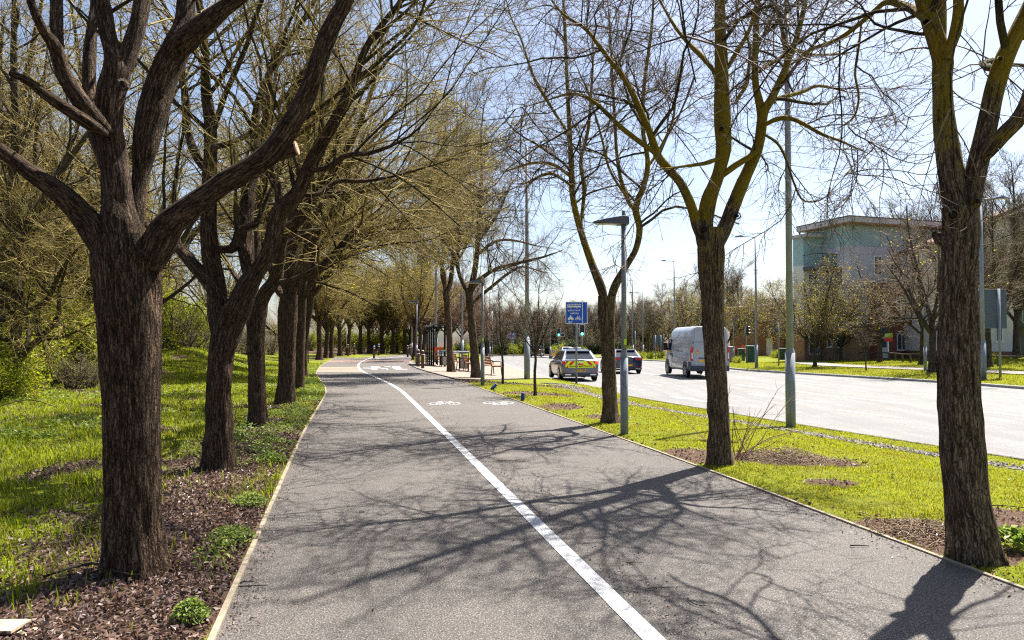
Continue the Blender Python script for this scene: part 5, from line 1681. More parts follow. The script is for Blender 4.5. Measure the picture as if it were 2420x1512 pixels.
def bollard(px, py, top, label, blue=False):
    b = GG(px, py)
    if abs(b[0] - (xat(LE, b[1]) + xat(RE, b[1])) / 2) < 3.2: b[2] = float(pz(b[1]))
    H = zat(px, top, b[1]) - b[2]
    root = empty('bollard', b, label, 'bollard', 'brown bollards by the path')
    r = .088
    MB().tube([(0, 0, -.1), (0, 0, H - .06), (0, 0, H - .02), (0, 0, H)], [r, r, r * .85, r * .4], 18).build('post', M['bollard'], root)
    MB().tube([(0, 0, H * .77), (0, 0, H * .81)], r + .004, 18, True).build('band', M['cream_band'], root)
    MB().tube([(0, 0, H - .015), (0, 0, H + .012), (0, 0, H + .025)], [r * .75, r * .7, r * .3], 14).build('cap', M['cream_band'], root)
    if blue:
        h = MB().tube([(0, 0, H * .83), (0, 0, H * .97)], r + .005, 18, True).build('sign_band', M['blue_sign'], root)
        MB().disc((0, -r - .008, H * .9), .03, 'y', 12, .006).build('symbol', M['white_sign'], h)
for px, py, top, lab, bl in ((822, 841.5, 814, 'brown bollard at the foot of the finger sign', False), (836.5, 839, 812, 'brown bollard just right of the finger sign', False),
                             (883.5, 848, 817.5, 'blue capped bollard in the middle of the path, nearer of the two', True), (894.5, 839.5, 813, 'blue capped bollard in the middle of the path, farther of the two', True),
                             (963, 845, 816.5, 'brown bollard at the right path edge beyond the planting, left one of its pair', False), (969, 841.5, 815, 'brown bollard at the right path edge beyond the planting, right one of its pair', False),
                             (988, 867.5, 827, 'brown bollard left of the shelter, in front of the path lamp', False), (998.5, 871.6, 828.5, 'brown bollard left of the shelter, nearest the camera', False)):
    bollard(px, py, top, lab, bl)

b = GG(819, 838)
H = zat(819, 768, b[1]) - b[2]
root = empty('finger_sign', b, 'white finger post with a blue direction blade on the left of the path', 'sign')
MB().tube([(0, 0, -.1), (0, 0, H)], .05, 10).build('post', M['white_sign'], root)
k = MB().box(-.06, .78, -.03, .03, H - .26, H + .02, .01).build('blade', M['white_sign'], root)
MB().box(.08, .74, -.036, -.031, H - .21, H - .04).build('panel', M['blue_sign'], k)

# --- bus lane sign
def bus_sign(px, py, x0, x1, y0, y1, label, detail=True):
    b = GG(px, py)
    Y = b[1]
    z0, z1 = zat(px, y1, Y) - b[2], zat(px, y0, Y) - b[2]
    wdt = (x1 - x0) / F * Y
    cx = ((x0 + x1) / 2 - px) / F * Y
    root = empty('bus_lane_sign', b, label, 'road sign', 'blue bus lane signs')
    MB().tube([(0, .05, .35), (0, .05, z1 + .03)], .042, 12).build('post', M['galv'], root)
    MB().tube([(0, .05, -.1), (0, .05, .36)], .046, 12).build('post_base', M['black'], root)
    bd = MB().box(cx - wdt / 2, cx + wdt / 2, -.012, .005, z0, z1, .004).build('panel', M['white_sign'], root)
    m = .022 * wdt / .9
    xs = cx + wdt * .272
    MB().box(cx - wdt / 2 + m, xs - m * .8, -.017, -.013, z0 + m, z1 - m, .001).box(xs + m * .8, cx + wdt / 2 - m, -.017, -.013, z0 + m, z1 - m, .001).build('blue_field', M['blue_sign'], bd)
    k = wdt / .93
    def at(u, v): return (cx - wdt / 2 + u * wdt, z1 - v * (z1 - z0))
    hh = z1 - z0
    # u, v measured on the sign: width and height run 0..1
    bus = MB()
    def flat(poly, mb, y=-.021, t=.003):
        mb.prism([at(u, v) for u, v in poly], 'y', y, y + t)
    for rct in ((.10, .095, .70, .125), (.10, .18, .70, .255), (.08, .12, .105, .275), (.165, .12, .20, .2), (.30, .12, .33, .2), (.43, .12, .46, .2), (.555, .12, .59, .2), (.675, .12, .70, .2), (.12, .12, .125, .2)):
        a, c, d, e = rct
        flat([(a, c), (d, c), (d, e), (a, e)], bus)
    for u in (.22, .53):
        o = at(u, .265); bus.disc((o[0], -.0195, o[1]), .03 * k, 'y', 12, .003)
    bus.build('bus_symbol', M['white_sign'], bd)
    if detail:
        for body, v, size, u in (('authorised', .385, .118, .385), ('vehicles', .52, .118, .41), ('taxi', .91, .118, .205)):
            o = at(u, v)
            text_mesh('wording', body, size * k, M['white_sign'], Matrix.Translation((o[0], -.0185, o[1])) @ UP, bd)
    mo = MB()
    for u in (.15, .32):
        o = at(u, .78); mo.disc((o[0], -.0195, o[1]), .052 * k, 'y', 14, .003)
    flat([(.13, .72), (.19, .68), (.21, .62), (.235, .60), (.26, .66), (.31, .70), (.35, .76), (.28, .80), (.2, .80), (.14, .77)], mo, y=-.0205)
    mo.build('motorcycle_symbol', M['white_sign'], bd)
    bi = MB()
    for u in (.495, .655):
        o = at(u, .775); bi.disc((o[0], -.0195, o[1]), .055 * k, 'y', 16, .003, .036 * k)
    for p, q in (((.495, .775), (.54, .70)), ((.54, .70), (.63, .70)), ((.63, .70), (.655, .775)), ((.54, .70), (.575, .775)), ((.575, .775), (.63, .70)), ((.495, .775), (.575, .775)), ((.54, .70), (.53, .655)), ((.51, .65), (.555, .65)), ((.63, .70), (.62, .64)), ((.60, .64), (.64, .635))):
        a, c = np.array(at(*p)), np.array(at(*q))
        d = (c - a) / np.linalg.norm(c - a); n_ = np.array([-d[1], d[0]]) * .008 * k
        bi.prism([tuple(a - n_), tuple(c - n_), tuple(c + n_), tuple(a + n_)], 'y', -.022, -.0185)
    bi.build('bicycle_symbol', M['white_sign'], bd)
    return root
bus_sign(1362, 907, 1336.5, 1388, 713, 765, 'blue bus lane sign on a grey post beside the silver hatchback')
bus_sign(1212.5, 845, 1203, 1217.5, 787, 802, 'small far blue bus lane sign on the verge across the road end', False)

# --- traffic lights
M['lens_dark'] = plain('lens_dark', (.03, .012, .012), .2, .5)
M['lens_green'] = plain('lens_green', (.05, .6, .35), .3, .5, emis=(.05, .95, .60), estr=5.0)
def traffic_light(px, py, top, bottom, label, face=0.0, Y=None, lit=True, box=False, white=True):
    b = GG(px, py) if Y is None else np.array((xpx(px, Y), Y, float(height(xpx(px, Y), Y))))
    Yd = b[1]
    zb, zt = zat(px, bottom, Yd) - b[2], zat(px, top, Yd) - b[2]
    k = (zt - zb)
    root = empty('traffic_light', b, label, 'traffic light', 'traffic lights at the junction', face)
    MB().tube([(0, .12, -.1), (0, .12, zt - .1)], .057, 10).build('pole', M['galv_dull'], root)
    w_ = k * .23
    hb = MB().box(-w_, w_, -.02, .03, zb, zt, .01)
    hd = hb.build('backing_board', M['white_sign'] if white else M['black'], root)
    MB().box(-w_ * .86, w_ * .86, -.05, .12, zb + .04 * k, zt - .04 * k, .01).build('signal_head', M['black'], root)
    for i in range(3):
        zc = zb + k * (.2 + .3 * i)
        on = lit and i == 0
        ln = MB().disc((0, -.055, zc), .105 * k, 'y', 16, .02).build('lens', M['lens_green'] if on else M['lens_dark'], root)
        vz = MB()
        n_ = 10
        rr_ = .125 * k
        ri = [(math.cos(R(-20 + 220 * q / n_)) * rr_, math.sin(R(-20 + 220 * q / n_)) * rr_) for q in range(n_ + 1)]
        for q in range(n_):
            (a0, b0), (a1, b1) = ri[q], ri[q + 1]
            vz.prism([(a0, zc + b0), (a1, zc + b1), (a1 * .93, zc + b1 * .93), (a0 * .93, zc + b0 * .93)], 'y', -.05 - .2 * k, -.05)
        vz.build('visor', M['black'], ln)
    if box:
        f_ = MB().box(w_ + .02, w_ + .02 + k * .42, -.02, .03, zb, zb + k * .42, .01).build('side_board', M['white_sign'], root)
        MB().box(w_ + .05, w_ + k * .42 - .01, -.08, .06, zb + .03, zb + k * .42 - .03, .01).build('side_signal', M['black'], f_)
    MB().box(-.09, .09, .0, .22, .95, 1.25, .01).build('push_button_box', M['yellow'], root)
    return root
traffic_light(1320, 841, 775, 795, 'green traffic light with a side box, left of the blue bus lane sign', Y=84, box=True)
traffic_light(1375, 858, 767, 794, 'green traffic light half behind the bus lane sign post, over the silver hatchback', Y=63)
traffic_light(1360, 858, 769, 794, 'traffic light seen from its black back behind the bus lane sign post', face=R(180), Y=66, lit=False, white=False)
traffic_light(1500, 841, 780, 801, 'traffic light seen from behind over the dark hatchback', face=R(175), Y=82, lit=False, white=False)
traffic_light(1766, 849, 769, 793, 'traffic light seen side on, hoods to the right, by the red leaved shrub', face=R(88), lit=False, white=False)
traffic_light(1880, 851, 765, 791, 'traffic light seen side on, just right of the thick lighting column', face=R(88), lit=False, white=False)

# keep left bollard on its splitter island
b = np.array((xpx(1307, 98), 98, float(rz(98))))
o = MB()
pts = [(math.cos(a) * 1.6, math.sin(a) * 4.5) for a in np.linspace(0, 2 * math.pi, 20, endpoint=False)]
o.prism(pts, 'z', -.05, .13)
tag(o.build('traffic_island', M['kerb'], loc=tuple(b)), 'low kerbed traffic island under the yellow keep left bollard', 'traffic island')
root = empty('keep_left_bollard', b + [0, 0, .13], 'yellow keep left bollard with a round blue sign', 'bollard')
k = MB().loft([[(-.12, -.08, 0), (.12, -.08, 0), (.12, .08, 0), (-.12, .08, 0)], [(-.27, -.1, .35), (.27, -.1, .35), (.27, .1, .35), (-.27, .1, .35)], [(-.27, -.1, .98), (.27, -.1, .98), (.27, .1, .98), (-.27, .1, .98)]]).build('body', M['yellow'], root)
s_ = MB().disc((0, -.105, .72), .2, 'y', 20, .02).build('sign_disc', M['blue_sign'], root)
MB().prism([(-.1, .62), (.02, .62), (-.03, .67), (.12, .82), (.08, .86), (-.07, .71), (-.12, .76)], 'y', -.125, -.116).build('arrow', M['white_sign'], s_)

def sign_back(pxs, py_base, x0, x1, y0, y1, label, rails=4, name='road_sign_back'):
    b = GG(*py_base[0])
    Y = b[1]
    root = empty(name, b, label, 'road sign')
    z0, z1 = zat(x0, y1, Y) - b[2], zat(x0, y0, Y) - b[2]
    X0, X1 = xpx(x0, Y) - b[0], xpx(x1, Y) - b[0]
    pl = MB().box(X0, X1, .06, .08, z0, z1, .004).build('plate', M['sign_back'], root)
    rl = MB()
    for k in range(rails):
        z = z0 + (z1 - z0) * (k + .02) / (rails - .96) if rails > 1 else (z0 + z1) / 2
        z = min(z, z1 - .03)
        rl.box(X0 + .005, X1 - .005, .025, .059, z, z + .025)
    rl.build('rail', M['galv_dull'], pl)
    for q, (bx, by) in enumerate(py_base):
        X_ = xpx(bx, Y) - b[0]
        MB().tube([(X_, -.03, -.25), (X_, -.03, z1 + .02)], .055, 12).build('post', M['galv'], root)
sign_back(None, [(2309, 894), (2360, 887)], 2291, 2381, 683, 776, 'big blue grey back of a road sign on two posts at the right')
sign_back(None, [(1838.5, 864)], 1824, 1849, 761, 786, 'small grey back of a sign on one post, left of the thick lighting column', 2)
sign_back(None, [(1548, 848), (1561, 848)], 1543, 1567, 792, 815, 'far grey sign back on two posts in front of the big rounded tree', 2)

def board_sign():
    b = GG(2099, 852); Y = b[1]
    z0, z1 = zat(2099, 807, Y) - b[2], zat(2099, 787, Y) - b[2]
    w_ = 19.5 / F * Y / 2
    root = empty('letting_board', b, 'green and red letting board on a white post before the red brick flats', 'sign')
    MB().box(-.035, .035, -.02, .05, -.1, z1 - .05).build('post', M['white_sign'], root)
    zm = (z0 + z1) / 2
    g_ = MB().box(-w_, w_, -.04, -.022, zm, z1, .003).build('panel', plain('lime_board', (.28, .42, .01), .5, var=.05), root)
    text_mesh('wording', 'LET', (z1 - z0) * .34, M['white_sign'], Matrix.Translation((-w_ * .25, -.042, zm + (z1 - zm) * .48)) @ UP, g_)
    r_ = MB().box(-w_, w_, -.04, -.022, z0, zm - .003, .003).build('panel', plain('red_board', (.50, .015, .02), .5, var=.05), root)
    g_['label'] = 'lime green upper panel reading LET'; r_['label'] = 'red lower panel'
    pale = plain('pale_red', (.62, .2, .2), .5)
    lt = MB()
    for i in range(7):
        x = -w_ * .75 + i * w_ * .25
        lt.box(x, x + w_ * .06, -.043, -.0405, zm - (zm - z0) * .48, zm - (zm - z0) * .2)
    lt.build('faded_lettering', pale, r_)
board_sign()

def cabinet(x0, x1, top, base, mat, label, depth=.45, name='utility_cabinet'):
    b = GG((x0 + x1) / 2, base); Y = b[1]
    w_ = (x1 - x0) / F * Y / 2; H = zat(x0, top, Y) - b[2]
    root = empty(name, b, label, 'cabinet', 'roadside cabinets')
    MB().box(-w_, w_, 0, depth, .08, H - .05, .015).build('body', mat, root)
    MB().box(-w_ - .02, w_ + .02, -.02, depth + .02, -.1, .08, .008).build('plinth', M['kerb'], root)
    MB().loft([[(-w_ - .03, -.03, H - .05), (w_ + .03, -.03, H - .05), (w_ + .03, depth + .03, H - .05), (-w_ - .03, depth + .03, H - .05)], [(-w_ - .03, -.03, H - .02), (w_ + .03, -.03, H - .02), (w_ + .03, depth + .03, H + .03), (-w_ - .03, depth + .03, H + .03)]]).build('lid', mat, root)
    d = MB()
    for q in (0, 1):
        d.box(-w_ + .03 + q * (w_ - .01), -.02 + q * w_, -.012, -.001, .14, H - .10, .004)
    d = d.build('door', mat, root)
    MB().box(-.012, .012, -.03, -.012, H * .5, H * .5 + .14).build('handle', M['galv'], d)
    MB().prism([(-w_ * .5 - .05, H * .74), (-w_ * .5 + .05, H * .74), (-w_ * .5, H * .74 + .09)], 'y', -.018, -.0125).build('warning_sticker', M['orange'], d)
cabinet(1745.5, 1760, 823.5, 853.5, M['cabinet'], 'smaller dark green cabinet left of the road lamp')
cabinet(1767, 1784, 817, 857, M['cabinet'], 'larger dark green cabinet hard by the road lamp', .6)
cabinet(1842, 1860, 823, 850, M['cabinet'], 'dark green cabinet behind the thick lighting column')
cabinet(1724, 1736, 819, 856, M['cabinet_grey'], 'tall grey cabinet beside the white van and slim lamp')

# timber rail
def rail_fence(pix, label, h=.62):
    pts = [GG(*p) for p in pix]
    root = empty('timber_rail', pts[0], label, 'fence', 'low timber rails before the flats')
    o = pts[0]
    for a, c in zip(pts, pts[1:]):
        d = c - a; L = np.hypot(d[0], d[1]); n_ = max(1, round(L / 1.8))
        an = math.atan2(d[1], d[0])
        Mx = Matrix.Translation(Vector(a - o)) @ Matrix.Rotation(an, 4, 'Z')
        MB().box(.02, L - .02, -.05, .05, h, h + .09, .012).build('rail', M['old_rail'], root, M=Mx)
        for k in range(n_):
            x = L * k / n_
            z = float(height(a[0] + d[0] * k / n_, a[1] + d[1] * k / n_)) - a[2]
            MB().box(x - .06, x + .06, -.055, .055, z - .2, h - .002, .01).build('post', M['old_rail'], root, M=Mx)
rail_fence([(2024, 850), (2084, 851), (2151, 857), (2196, 857)], 'low dark timber rail under the green and red board')
rail_fence([(2290, 865), (2430, 866)], 'low dark timber rail behind the big sign back')

# ------------------------------------------------------------------ bus shelter, bins, benches
A0 = GG(1024, 866); A0[2] = float(pz(A0[1])) + .03
B0 = GG(1005, 859.7)
ang = math.atan2(B0[1] - A0[1], B0[0] - A0[0])     # along the back
root = empty('bus_shelter', A0, 'black framed glass bus shelter with orange trim beside the path', 'bus shelter', None, ang)
L_ = 4.4; Dp = 1.35; Hs = 2.45
# local x runs along the back away from the camera, local y = -depth towards the road
for k in range(5):
    x = L_ * k / 4
    MB().box(x - .045, x + .045, -.045, .045, -.1, Hs).build('post', M['black_matt'], root)
for x in (0, L_):
    MB().box(x - .055, x + .055, -.75, -.64, -.1, Hs).build('post', M['black_matt'], root)
fr = MB()
for z in (.12, Hs - .12):
    fr.box(.04, L_ - .04, -.03, .03, z, z + .06)
for x in (0, L_):
    fr.box(x - .03, x + .03, -.66, -.04, .2, .25).box(x - .03, x + .03, -.66, -.04, Hs - .14, Hs - .08).box(x - .03, x + .03, -.66, -.04, Hs - .34, Hs - .30)
fr.build('frame', M['black_matt'], root)
for k in range(4):
    MB().box(L_ * k / 4 + .045, L_ * (k + 1) / 4 - .045, -.006, .006, .2, Hs - .13).build('glass_pane', M['shelter_glass'], root)
for x in (0, L_):
    MB().box(x - .006, x + .006, -.655, -.045, .26, Hs - .35).build('glass_pane', M['shelter_glass'], root)
tr = MB()
for k in range(4):
    tr.box(L_ * k / 4 + .05, L_ * (k + 1) / 4 - .05, -.012, -.008, .92, 1.04)
tr.box(-.013, -.009, -.65, -.05, .95, 1.12).box(-.013, -.009, -.18, -.05, .78, .949)
tr.build('orange_band', M['orange'], root)
rf = MB()
prof = [(.18, Hs - .06), (.02, Hs + .05), (-.35, Hs + .15), (-.8, Hs + .19), (-1.25, Hs + .13), (-1.5, Hs + .04)]
rf.loft([[(x, y, z) for y, z in prof] + [(x, y, z - .05) for y, z in prof[::-1]] for x in np.linspace(-.15, L_ + .15, 6)])
rf.build('roof', M['black_matt'], root)
se = MB()
se.box(.3, L_ - .3, -.48, -.15, .52, .58, .01)
st_ = se.build('bench_seat', M['orange'], root)
for x in (.6, L_ - .6): MB().box(x - .03, x + .03, -.35, -.28, 0, .52).build('bench_leg', M['black_matt'], st_)
bf = MB()
bf.box(.0, .04, -.66, -.2, .36, .42).box(.0, .04, -.66, -.62, .42, .62).box(0, .04, -.2, -.16, .36, .62)
bf.build('side_guard', M['orange'], root)

def bin_(px, py, w_, H, label, rot):
    b = GG(px, py); b[2] += .035
    root = empty('litter_bin', b, label, 'litter bin', 'black litter bins with pale panels', rot)
    d = w_ * .8
    fr = MB()
    for sx in (-1, 1):
        for sy in (0, 1):
            x = sx * (w_ / 2 - .025); y = sy * (d - .05)
            fr.box(x - .025, x + .025, y, y + .05, -.05, H - .08)
    fr.build('frame', M['black'], root)
    MB().box(-w_ / 2 + .05, w_ / 2 - .05, .02, d - .02, .1, H * .66, .01).build('body', M['black'], root)
    MB().box(-w_ / 2 + .09, w_ / 2 - .09, .006, .0195, .13, H * .62, .004).build('panel', M['bin_panel'], root)
    lid = MB().loft([[(-w_ / 2 - .02, -.03, H - .08), (w_ / 2 + .02, -.03, H - .08), (w_ / 2 + .02, d + .03, H - .08), (-w_ / 2 - .02, d + .03, H - .08)], [(-w_ / 2, -.01, H), (w_ / 2, -.01, H), (w_ / 2, d, H + .03), (-w_ / 2, d, H + .03)]]).build('lid', M['lamp_grey'], root)
bin_(1096, 877, .56, 1.0, 'litter bin with pale panel between the two benches, right of the budded tree', R(4))
bin_(1053, 868.5, .56, 1.0, 'litter bin half hidden by the budded tree in front of the shelter', R(20))

def bench(px, py, rot, label):
    b = GG(px, py); b[2] += .035
    root = empty('bench', b, label, 'bench', 'steel and timber benches by the bus stop', rot)
    W = 1.5
    for x in (-W / 2, W / 2):
        MB().tube([(x, .50, 0), (x, .46, .43), (x, .46, .62), (x, .40, .66), (x, .02, .66)], .026, 8).tube([(x, -.02, 0), (x, .02, .42), (x, -.08, .86)], .026, 8).tube([(x, .02, .42), (x, .46, .42)], .024, 8).build('side_frame', M['brown_steel'], root)
    for k in range(4): MB().box(-W / 2 - .03, W / 2 + .03, .05 + k * .105, .14 + k * .105, .43, .46, .006).build('seat_slat', M['wood_slat'], root)
    for k in range(3):
        z = .50 + k * .13; y = .0 - k * .03
        MB().box(-W / 2 - .03, W / 2 + .03, y - .02, y + .01, z, z + .11, .006).build('back_slat', M['wood_slat'], root)
bench(1101, 879, R(-78), 'timber backed bench in front of the nearer litter bin')
bench(1152, 887, R(-74), 'timber backed bench behind the slim lamp, right of the leaning tree')
bench(1075, 874, R(-78), 'timber backed bench partly hidden behind the budded tree')

for px, py, tx, ty, lab in ((1161, 921, 1172, 908, 'tilted blue watering tube near the slim lamp and the bench'), (1234, 947, 1236, 929, 'blue watering tube with a dark rim by the mulch ring at the path edge')):
    b = GG(px, py); t_ = P(tx, ty, b[1]) - b
    d = Vector(t_)
    root = empty('watering_tube', b, lab, 'tube', 'blue watering tubes for young trees')
    MB().tube([d * -.2, d], .05, 12).build('tube', M['blue_tube'], root)
    MB().tube([d * .97, d * 1.05], .062, 12).build('rim', M['lamp_grey'], root)

# ------------------------------------------------------------------ vehicles
M['silver_blue'] = plain('grey_blue_paint', (.10, .125, .175), .3, .5, .45, .8, var=.05)
M['dark_blue'] = plain('dark_blue_paint', (.010, .020, .060), .22, .5, .3, 1.0, var=.05)
M['black_paint'] = plain('black_paint', (.02, .022, .03), .22, .5, .2, 1.0, var=.05)
M['white_car'] = plain('pale_car_paint', (.55, .57, .60), .3, .5, .1, .8, var=.05)
M['van_white'] = plain('van_white_paint', (.33, .35, .39), .38, .5, 0, .5, var=.10, scale=1.5)
M['van_trim'] = plain('van_grey_plastic', (.045, .052, .075), .6, .4)
M['car_glass'] = plain('car_glass', (.012, .02, .035), .06, .7, var=.2)
M['tail_red'] = plain('tail_light_red', (.50, .008, .012), .18, .6, var=.1)
M['brake_red'] = plain('lit_brake_light', (.7, .01, .01), .2, .6, emis=(1, .02, .02), estr=1.2)
M['plate_yellow'] = plain('plate_yellow', (.75, .42, .02), .4, .4, var=.03)
M['ink'] = plain('ink', (.01, .01, .012), .5, .3)
M['hivis'] = plain('hi_vis_yellow', (.80, .90, .02), .4, .4, var=.03)
M['hivis_red'] = plain('hi_vis_red', (.62, .02, .012), .4, .4, var=.03)
M['rim'] = plain('alloy_rim', (.35, .36, .38), .35, .5, .7)
M['chrome'] = plain('chrome', (.6, .62, .65), .15, .5, .9)

def patch(c, u0, u1, v0, v1, off, t=.006):
    """a thin raised panel on the quad c = (bottom left, bottom right, top right, top left)"""
    c = [Vector(p) for p in c]
    n_ = (c[1] - c[0]).cross(c[3] - c[0]).normalized()
    def p(u, v): return (c[0] * (1 - u) + c[1] * u) * (1 - v) + (c[3] * (1 - u) + c[2] * u) * v
    q = [p(u0, v0), p(u1, v0), p(u1, v1), p(u0, v1)]
    return [[a + n_ * off for a in q], [a + n_ * (off + t) for a in q]]

def wheel(root, x, y, r, w_, side):
    tyre = MB().loft([[(x + side * o, y + math.cos(a) * q, r + math.sin(a) * q) for a in np.linspace(0, 2 * math.pi, 22, endpoint=False)] for o, q in ((-w_ / 2, r * .9), (-w_ / 2 + .03, r), (w_ / 2 - .03, r), (w_ / 2, r * .92))], smooth=True).build('tyre', M['rubber'])
    wh = empty('wheel', (0, 0, 0), None, None)
    wh.parent = root
    tyre.parent = wh
    rm = MB().disc((x + side * (w_ / 2 + .003), y, r), r * .66, 'x', 18, .012)
    rm.build('rim', M['rim'], wh)
    hb = MB()
    for k in range(5):
        a = 2 * math.pi * k / 5
        cy, cz = y + math.cos(a) * r * .38, r + math.sin(a) * r * .38
        hb.disc((x + side * (w_ / 2 + .011), cy, cz), r * .13, 'x', 8, .006)
    hb.build('rim_slots', M['black'], wh)

def car(label, loc, rot, L, W, H, paint, name='car', cat='car', suv=0.0, hiviz=False, plate='', lit=False):
    root = empty(name, loc, label, cat, 'cars on the road', rot)
    w = W / 2
    belt = 1.02 + suv * .18
    def ring(y, k, zb, zt, cr=.05):
        ww = w * k
        return [(-ww * .86, y, zb), (-ww * .97, y, zb + .10), (-ww, y, zb + .28), (-ww, y, zt - .22), (-ww * .965, y, zt - .06), (-ww * .80, y, zt + cr * .3), (0, y, zt + cr),
                (ww * .80, y, zt + cr * .3), (ww * .965, y, zt - .06), (ww, y, zt - .22), (ww, y, zb + .28), (ww * .97, y, zb + .10), (ww * .86, y, zb)]
    s = suv * .1
    body = MB().loft([ring(0, .90, .36 + s, belt - .06), ring(.05, .965, .30 + s, belt - .02), ring(.30, .995, .20 + s, belt), ring(1.0, 1, .17 + s, belt), ring(L - 1.55, 1, .17 + s, belt - .03), ring(L - .75, .985, .17 + s, belt - .12), ring(L - .22, .92, .24 + s, belt - .24), ring(L, .78, .32 + s, belt - .36)], smooth=True)
    body.build('body', paint, root)
    # glasshouse
    yb0, yb1, yr0, yr1 = .10, L - 1.30, .62 - suv * .3, L - 2.15
    wb, wr = w * .945, w * (.68 + suv * .06)
    b4 = [(-wb, yb0, belt - .03), (wb, yb0, belt - .03), (wb, yb1, belt - .05), (-wb, yb1, belt - .05)]
    r4 = [(-wr, yr0, H - .05), (wr, yr0, H - .05), (wr, yr1, H - .05), (-wr, yr1, H - .05)]
    t4 = [(-wr * .82, yr0 + .14, H), (wr * .82, yr0 + .14, H), (wr * .82, yr1 - .25, H), (-wr * .82, yr1 - .25, H)]
    rf = MB().loft([b4, r4, t4]).build('roof', paint, root)
    V_ = lambda p: Vector(p)
    faces = {'rear_window': (b4[0], b4[1], r4[1], r4[0]), 'windscreen': (b4[2], b4[3], r4[3], r4[2])}
    for nm, c in faces.items():
        MB().loft(patch(c, .08, .92, .14, .86, .002)).build(nm, M['car_glass'], root)
    for sd, c in ((-1, (b4[3], b4[0], r4[0], r4[3])), (1, (b4[1], b4[2], r4[2], r4[1]))):
        for u0, u1 in ((.10, .36), (.39, .66), (.69, .90)):
            if sd > 0: u0, u1 = 1 - u1, 1 - u0
            MB().loft(patch(c, u0, u1, .12, .88, .002)).build('side_window', M['car_glass'], root)
    MB().box(-wr * .92, wr * .92, yr0 - .16, yr0 + .08, H - .085, H - .035, .015).build('spoiler', paint, root)
    # lamps, bumper, plate, mirrors
    for sd in (-1, 1):
        x0, x1 = sorted((sd * w * .50, sd * w * .965))
        MB().box(x0, x1, -.012, .34, belt - .19, belt - .07, .02).build('tail_light', M['brake_red'] if (lit and sd > 0) else M['tail_red'], root)
        mr = MB().box(*sorted((sd * (w + .01), sd * (w + .20))), L - 1.75, L - 1.63, belt - .02, belt + .13, .03).build('mirror', paint, root)
        MB().box(*sorted((sd * w * .55, sd * w * .88)), -.012, .04, .44 + s, .465 + s).build('reflector', M['tail_red'], root)
    bm = MB().box(-w * .93, w * .93, -.06, .22, .26 + s, .40 + s, .03).build('bumper', M['van_trim'], root)
    for sd in (-1, 1):
        MB().box(*sorted((sd * w * .5, sd * w * .82)), -.075, -.062, .30 + s, .36 + s, .004).build('exhaust_trim', M['chrome'], bm)
    np_ = MB().box(-.26, .26, -.055, -.02, .47 + s, .58 + s, .004).build('number_plate', M['plate_yellow'], root)
    if plate:
        text_mesh('plate_letters', plate, .105, M['ink'], Matrix.Translation((0, -.058, .525 + s)) @ UP, np_, width=.46)
    r = .33 + suv * .03
    for y in (.78, L - .85):
        for sd in (-1, 1):
            MB().disc((sd * (w + .0015), y, r + .03), r + .06, 'x', 24, .006).build('wheel_arch', M['black'], root)
            wheel(root, sd * (w - .085), y, r, .20, sd)
    if hiviz:
        z0, z1 = .65, .98
        pn = MB().box(-w * .80, w * .80, -.045, -.032, z0, z1 - .02, .004).build('chevron_panel', M['hivis'], root)
        rd = MB()
        for sd in (-1, 1):
            for a in (.18, .95, 1.50):
                if a == .18:
                    continue
                q = [(sd * w * (.30 if a == .95 else .62), z1 - .02), (sd * w * (.46 if a == .95 else .78), z1 - .02), (sd * w * (.80 if a == .95 else .795), z0 + (.0 if a == .95 else .16)), (sd * w * (.60 if a == .95 else .795), z0 + (0 if a == .95 else .2))]
                rd.prism(q, 'y', -.0495, -.0455)
        rd.prism([(-w * .20, z0 + .11), (w * .20, z0 + .11), (0, z1 - .04)], 'y', -.0495, -.0455)
        rd.build('red_stripes', M['hivis_red'], pn)
        yl = MB().box(-w * .66, w * .66, -.055, -.0505, z0 - .005, z0 + .125, .001).build('wording_strip', M['hivis'], pn)
        text_mesh('wording', 'HIGHWAY MAINTENANCE', .12, M['ink'], Matrix.Translation((0, -.058, z0 + .06)) @ UP, yl, width=w * 1.24)
        bdg = MB().disc((0, -.06, z1 - .09), .055, 'y', 16, .02).build('badge', M['chrome'], root)
        bar = MB().box(-.30, .30, yr0 + .6, yr0 + .80, H + .01, H + .09, .02).build('light_bar', M['white_sign'], root)
        MB().box(-.10, .10, yr0 + .595, yr0 + .805, H + .03, H + .095, .02).build('light_bar_centre', M['lamp_grey'], bar)
    return root
def road_at(px, Y): return (xpx(px, Y), Y, float(rz(Y)) + .002)
car('silver blue hatchback with yellow and red highway maintenance panel on its tail', road_at(1371, 33.2), R(6), 4.28, 1.82, 1.50, M['silver_blue'], hiviz=True, plate='N73 YBA', lit=True)
car('dark blue hatchback ahead, between the Y forked tree and the slim lamp', road_at(1483, 42), R(4), 4.35, 1.82, 1.47, M['dark_blue'], plate='')
car('small pale car far ahead, only its roof above the silver blue hatchback', road_at(1341, 92), R(3), 4.1, 1.75, 1.5, M['white_car'])
car('dark people carrier far ahead beside the thick column', road_at(1262, 98), R(-9), 4.6, 1.95, 1.75, M['black_paint'], suv=1.0, name='people_carrier')

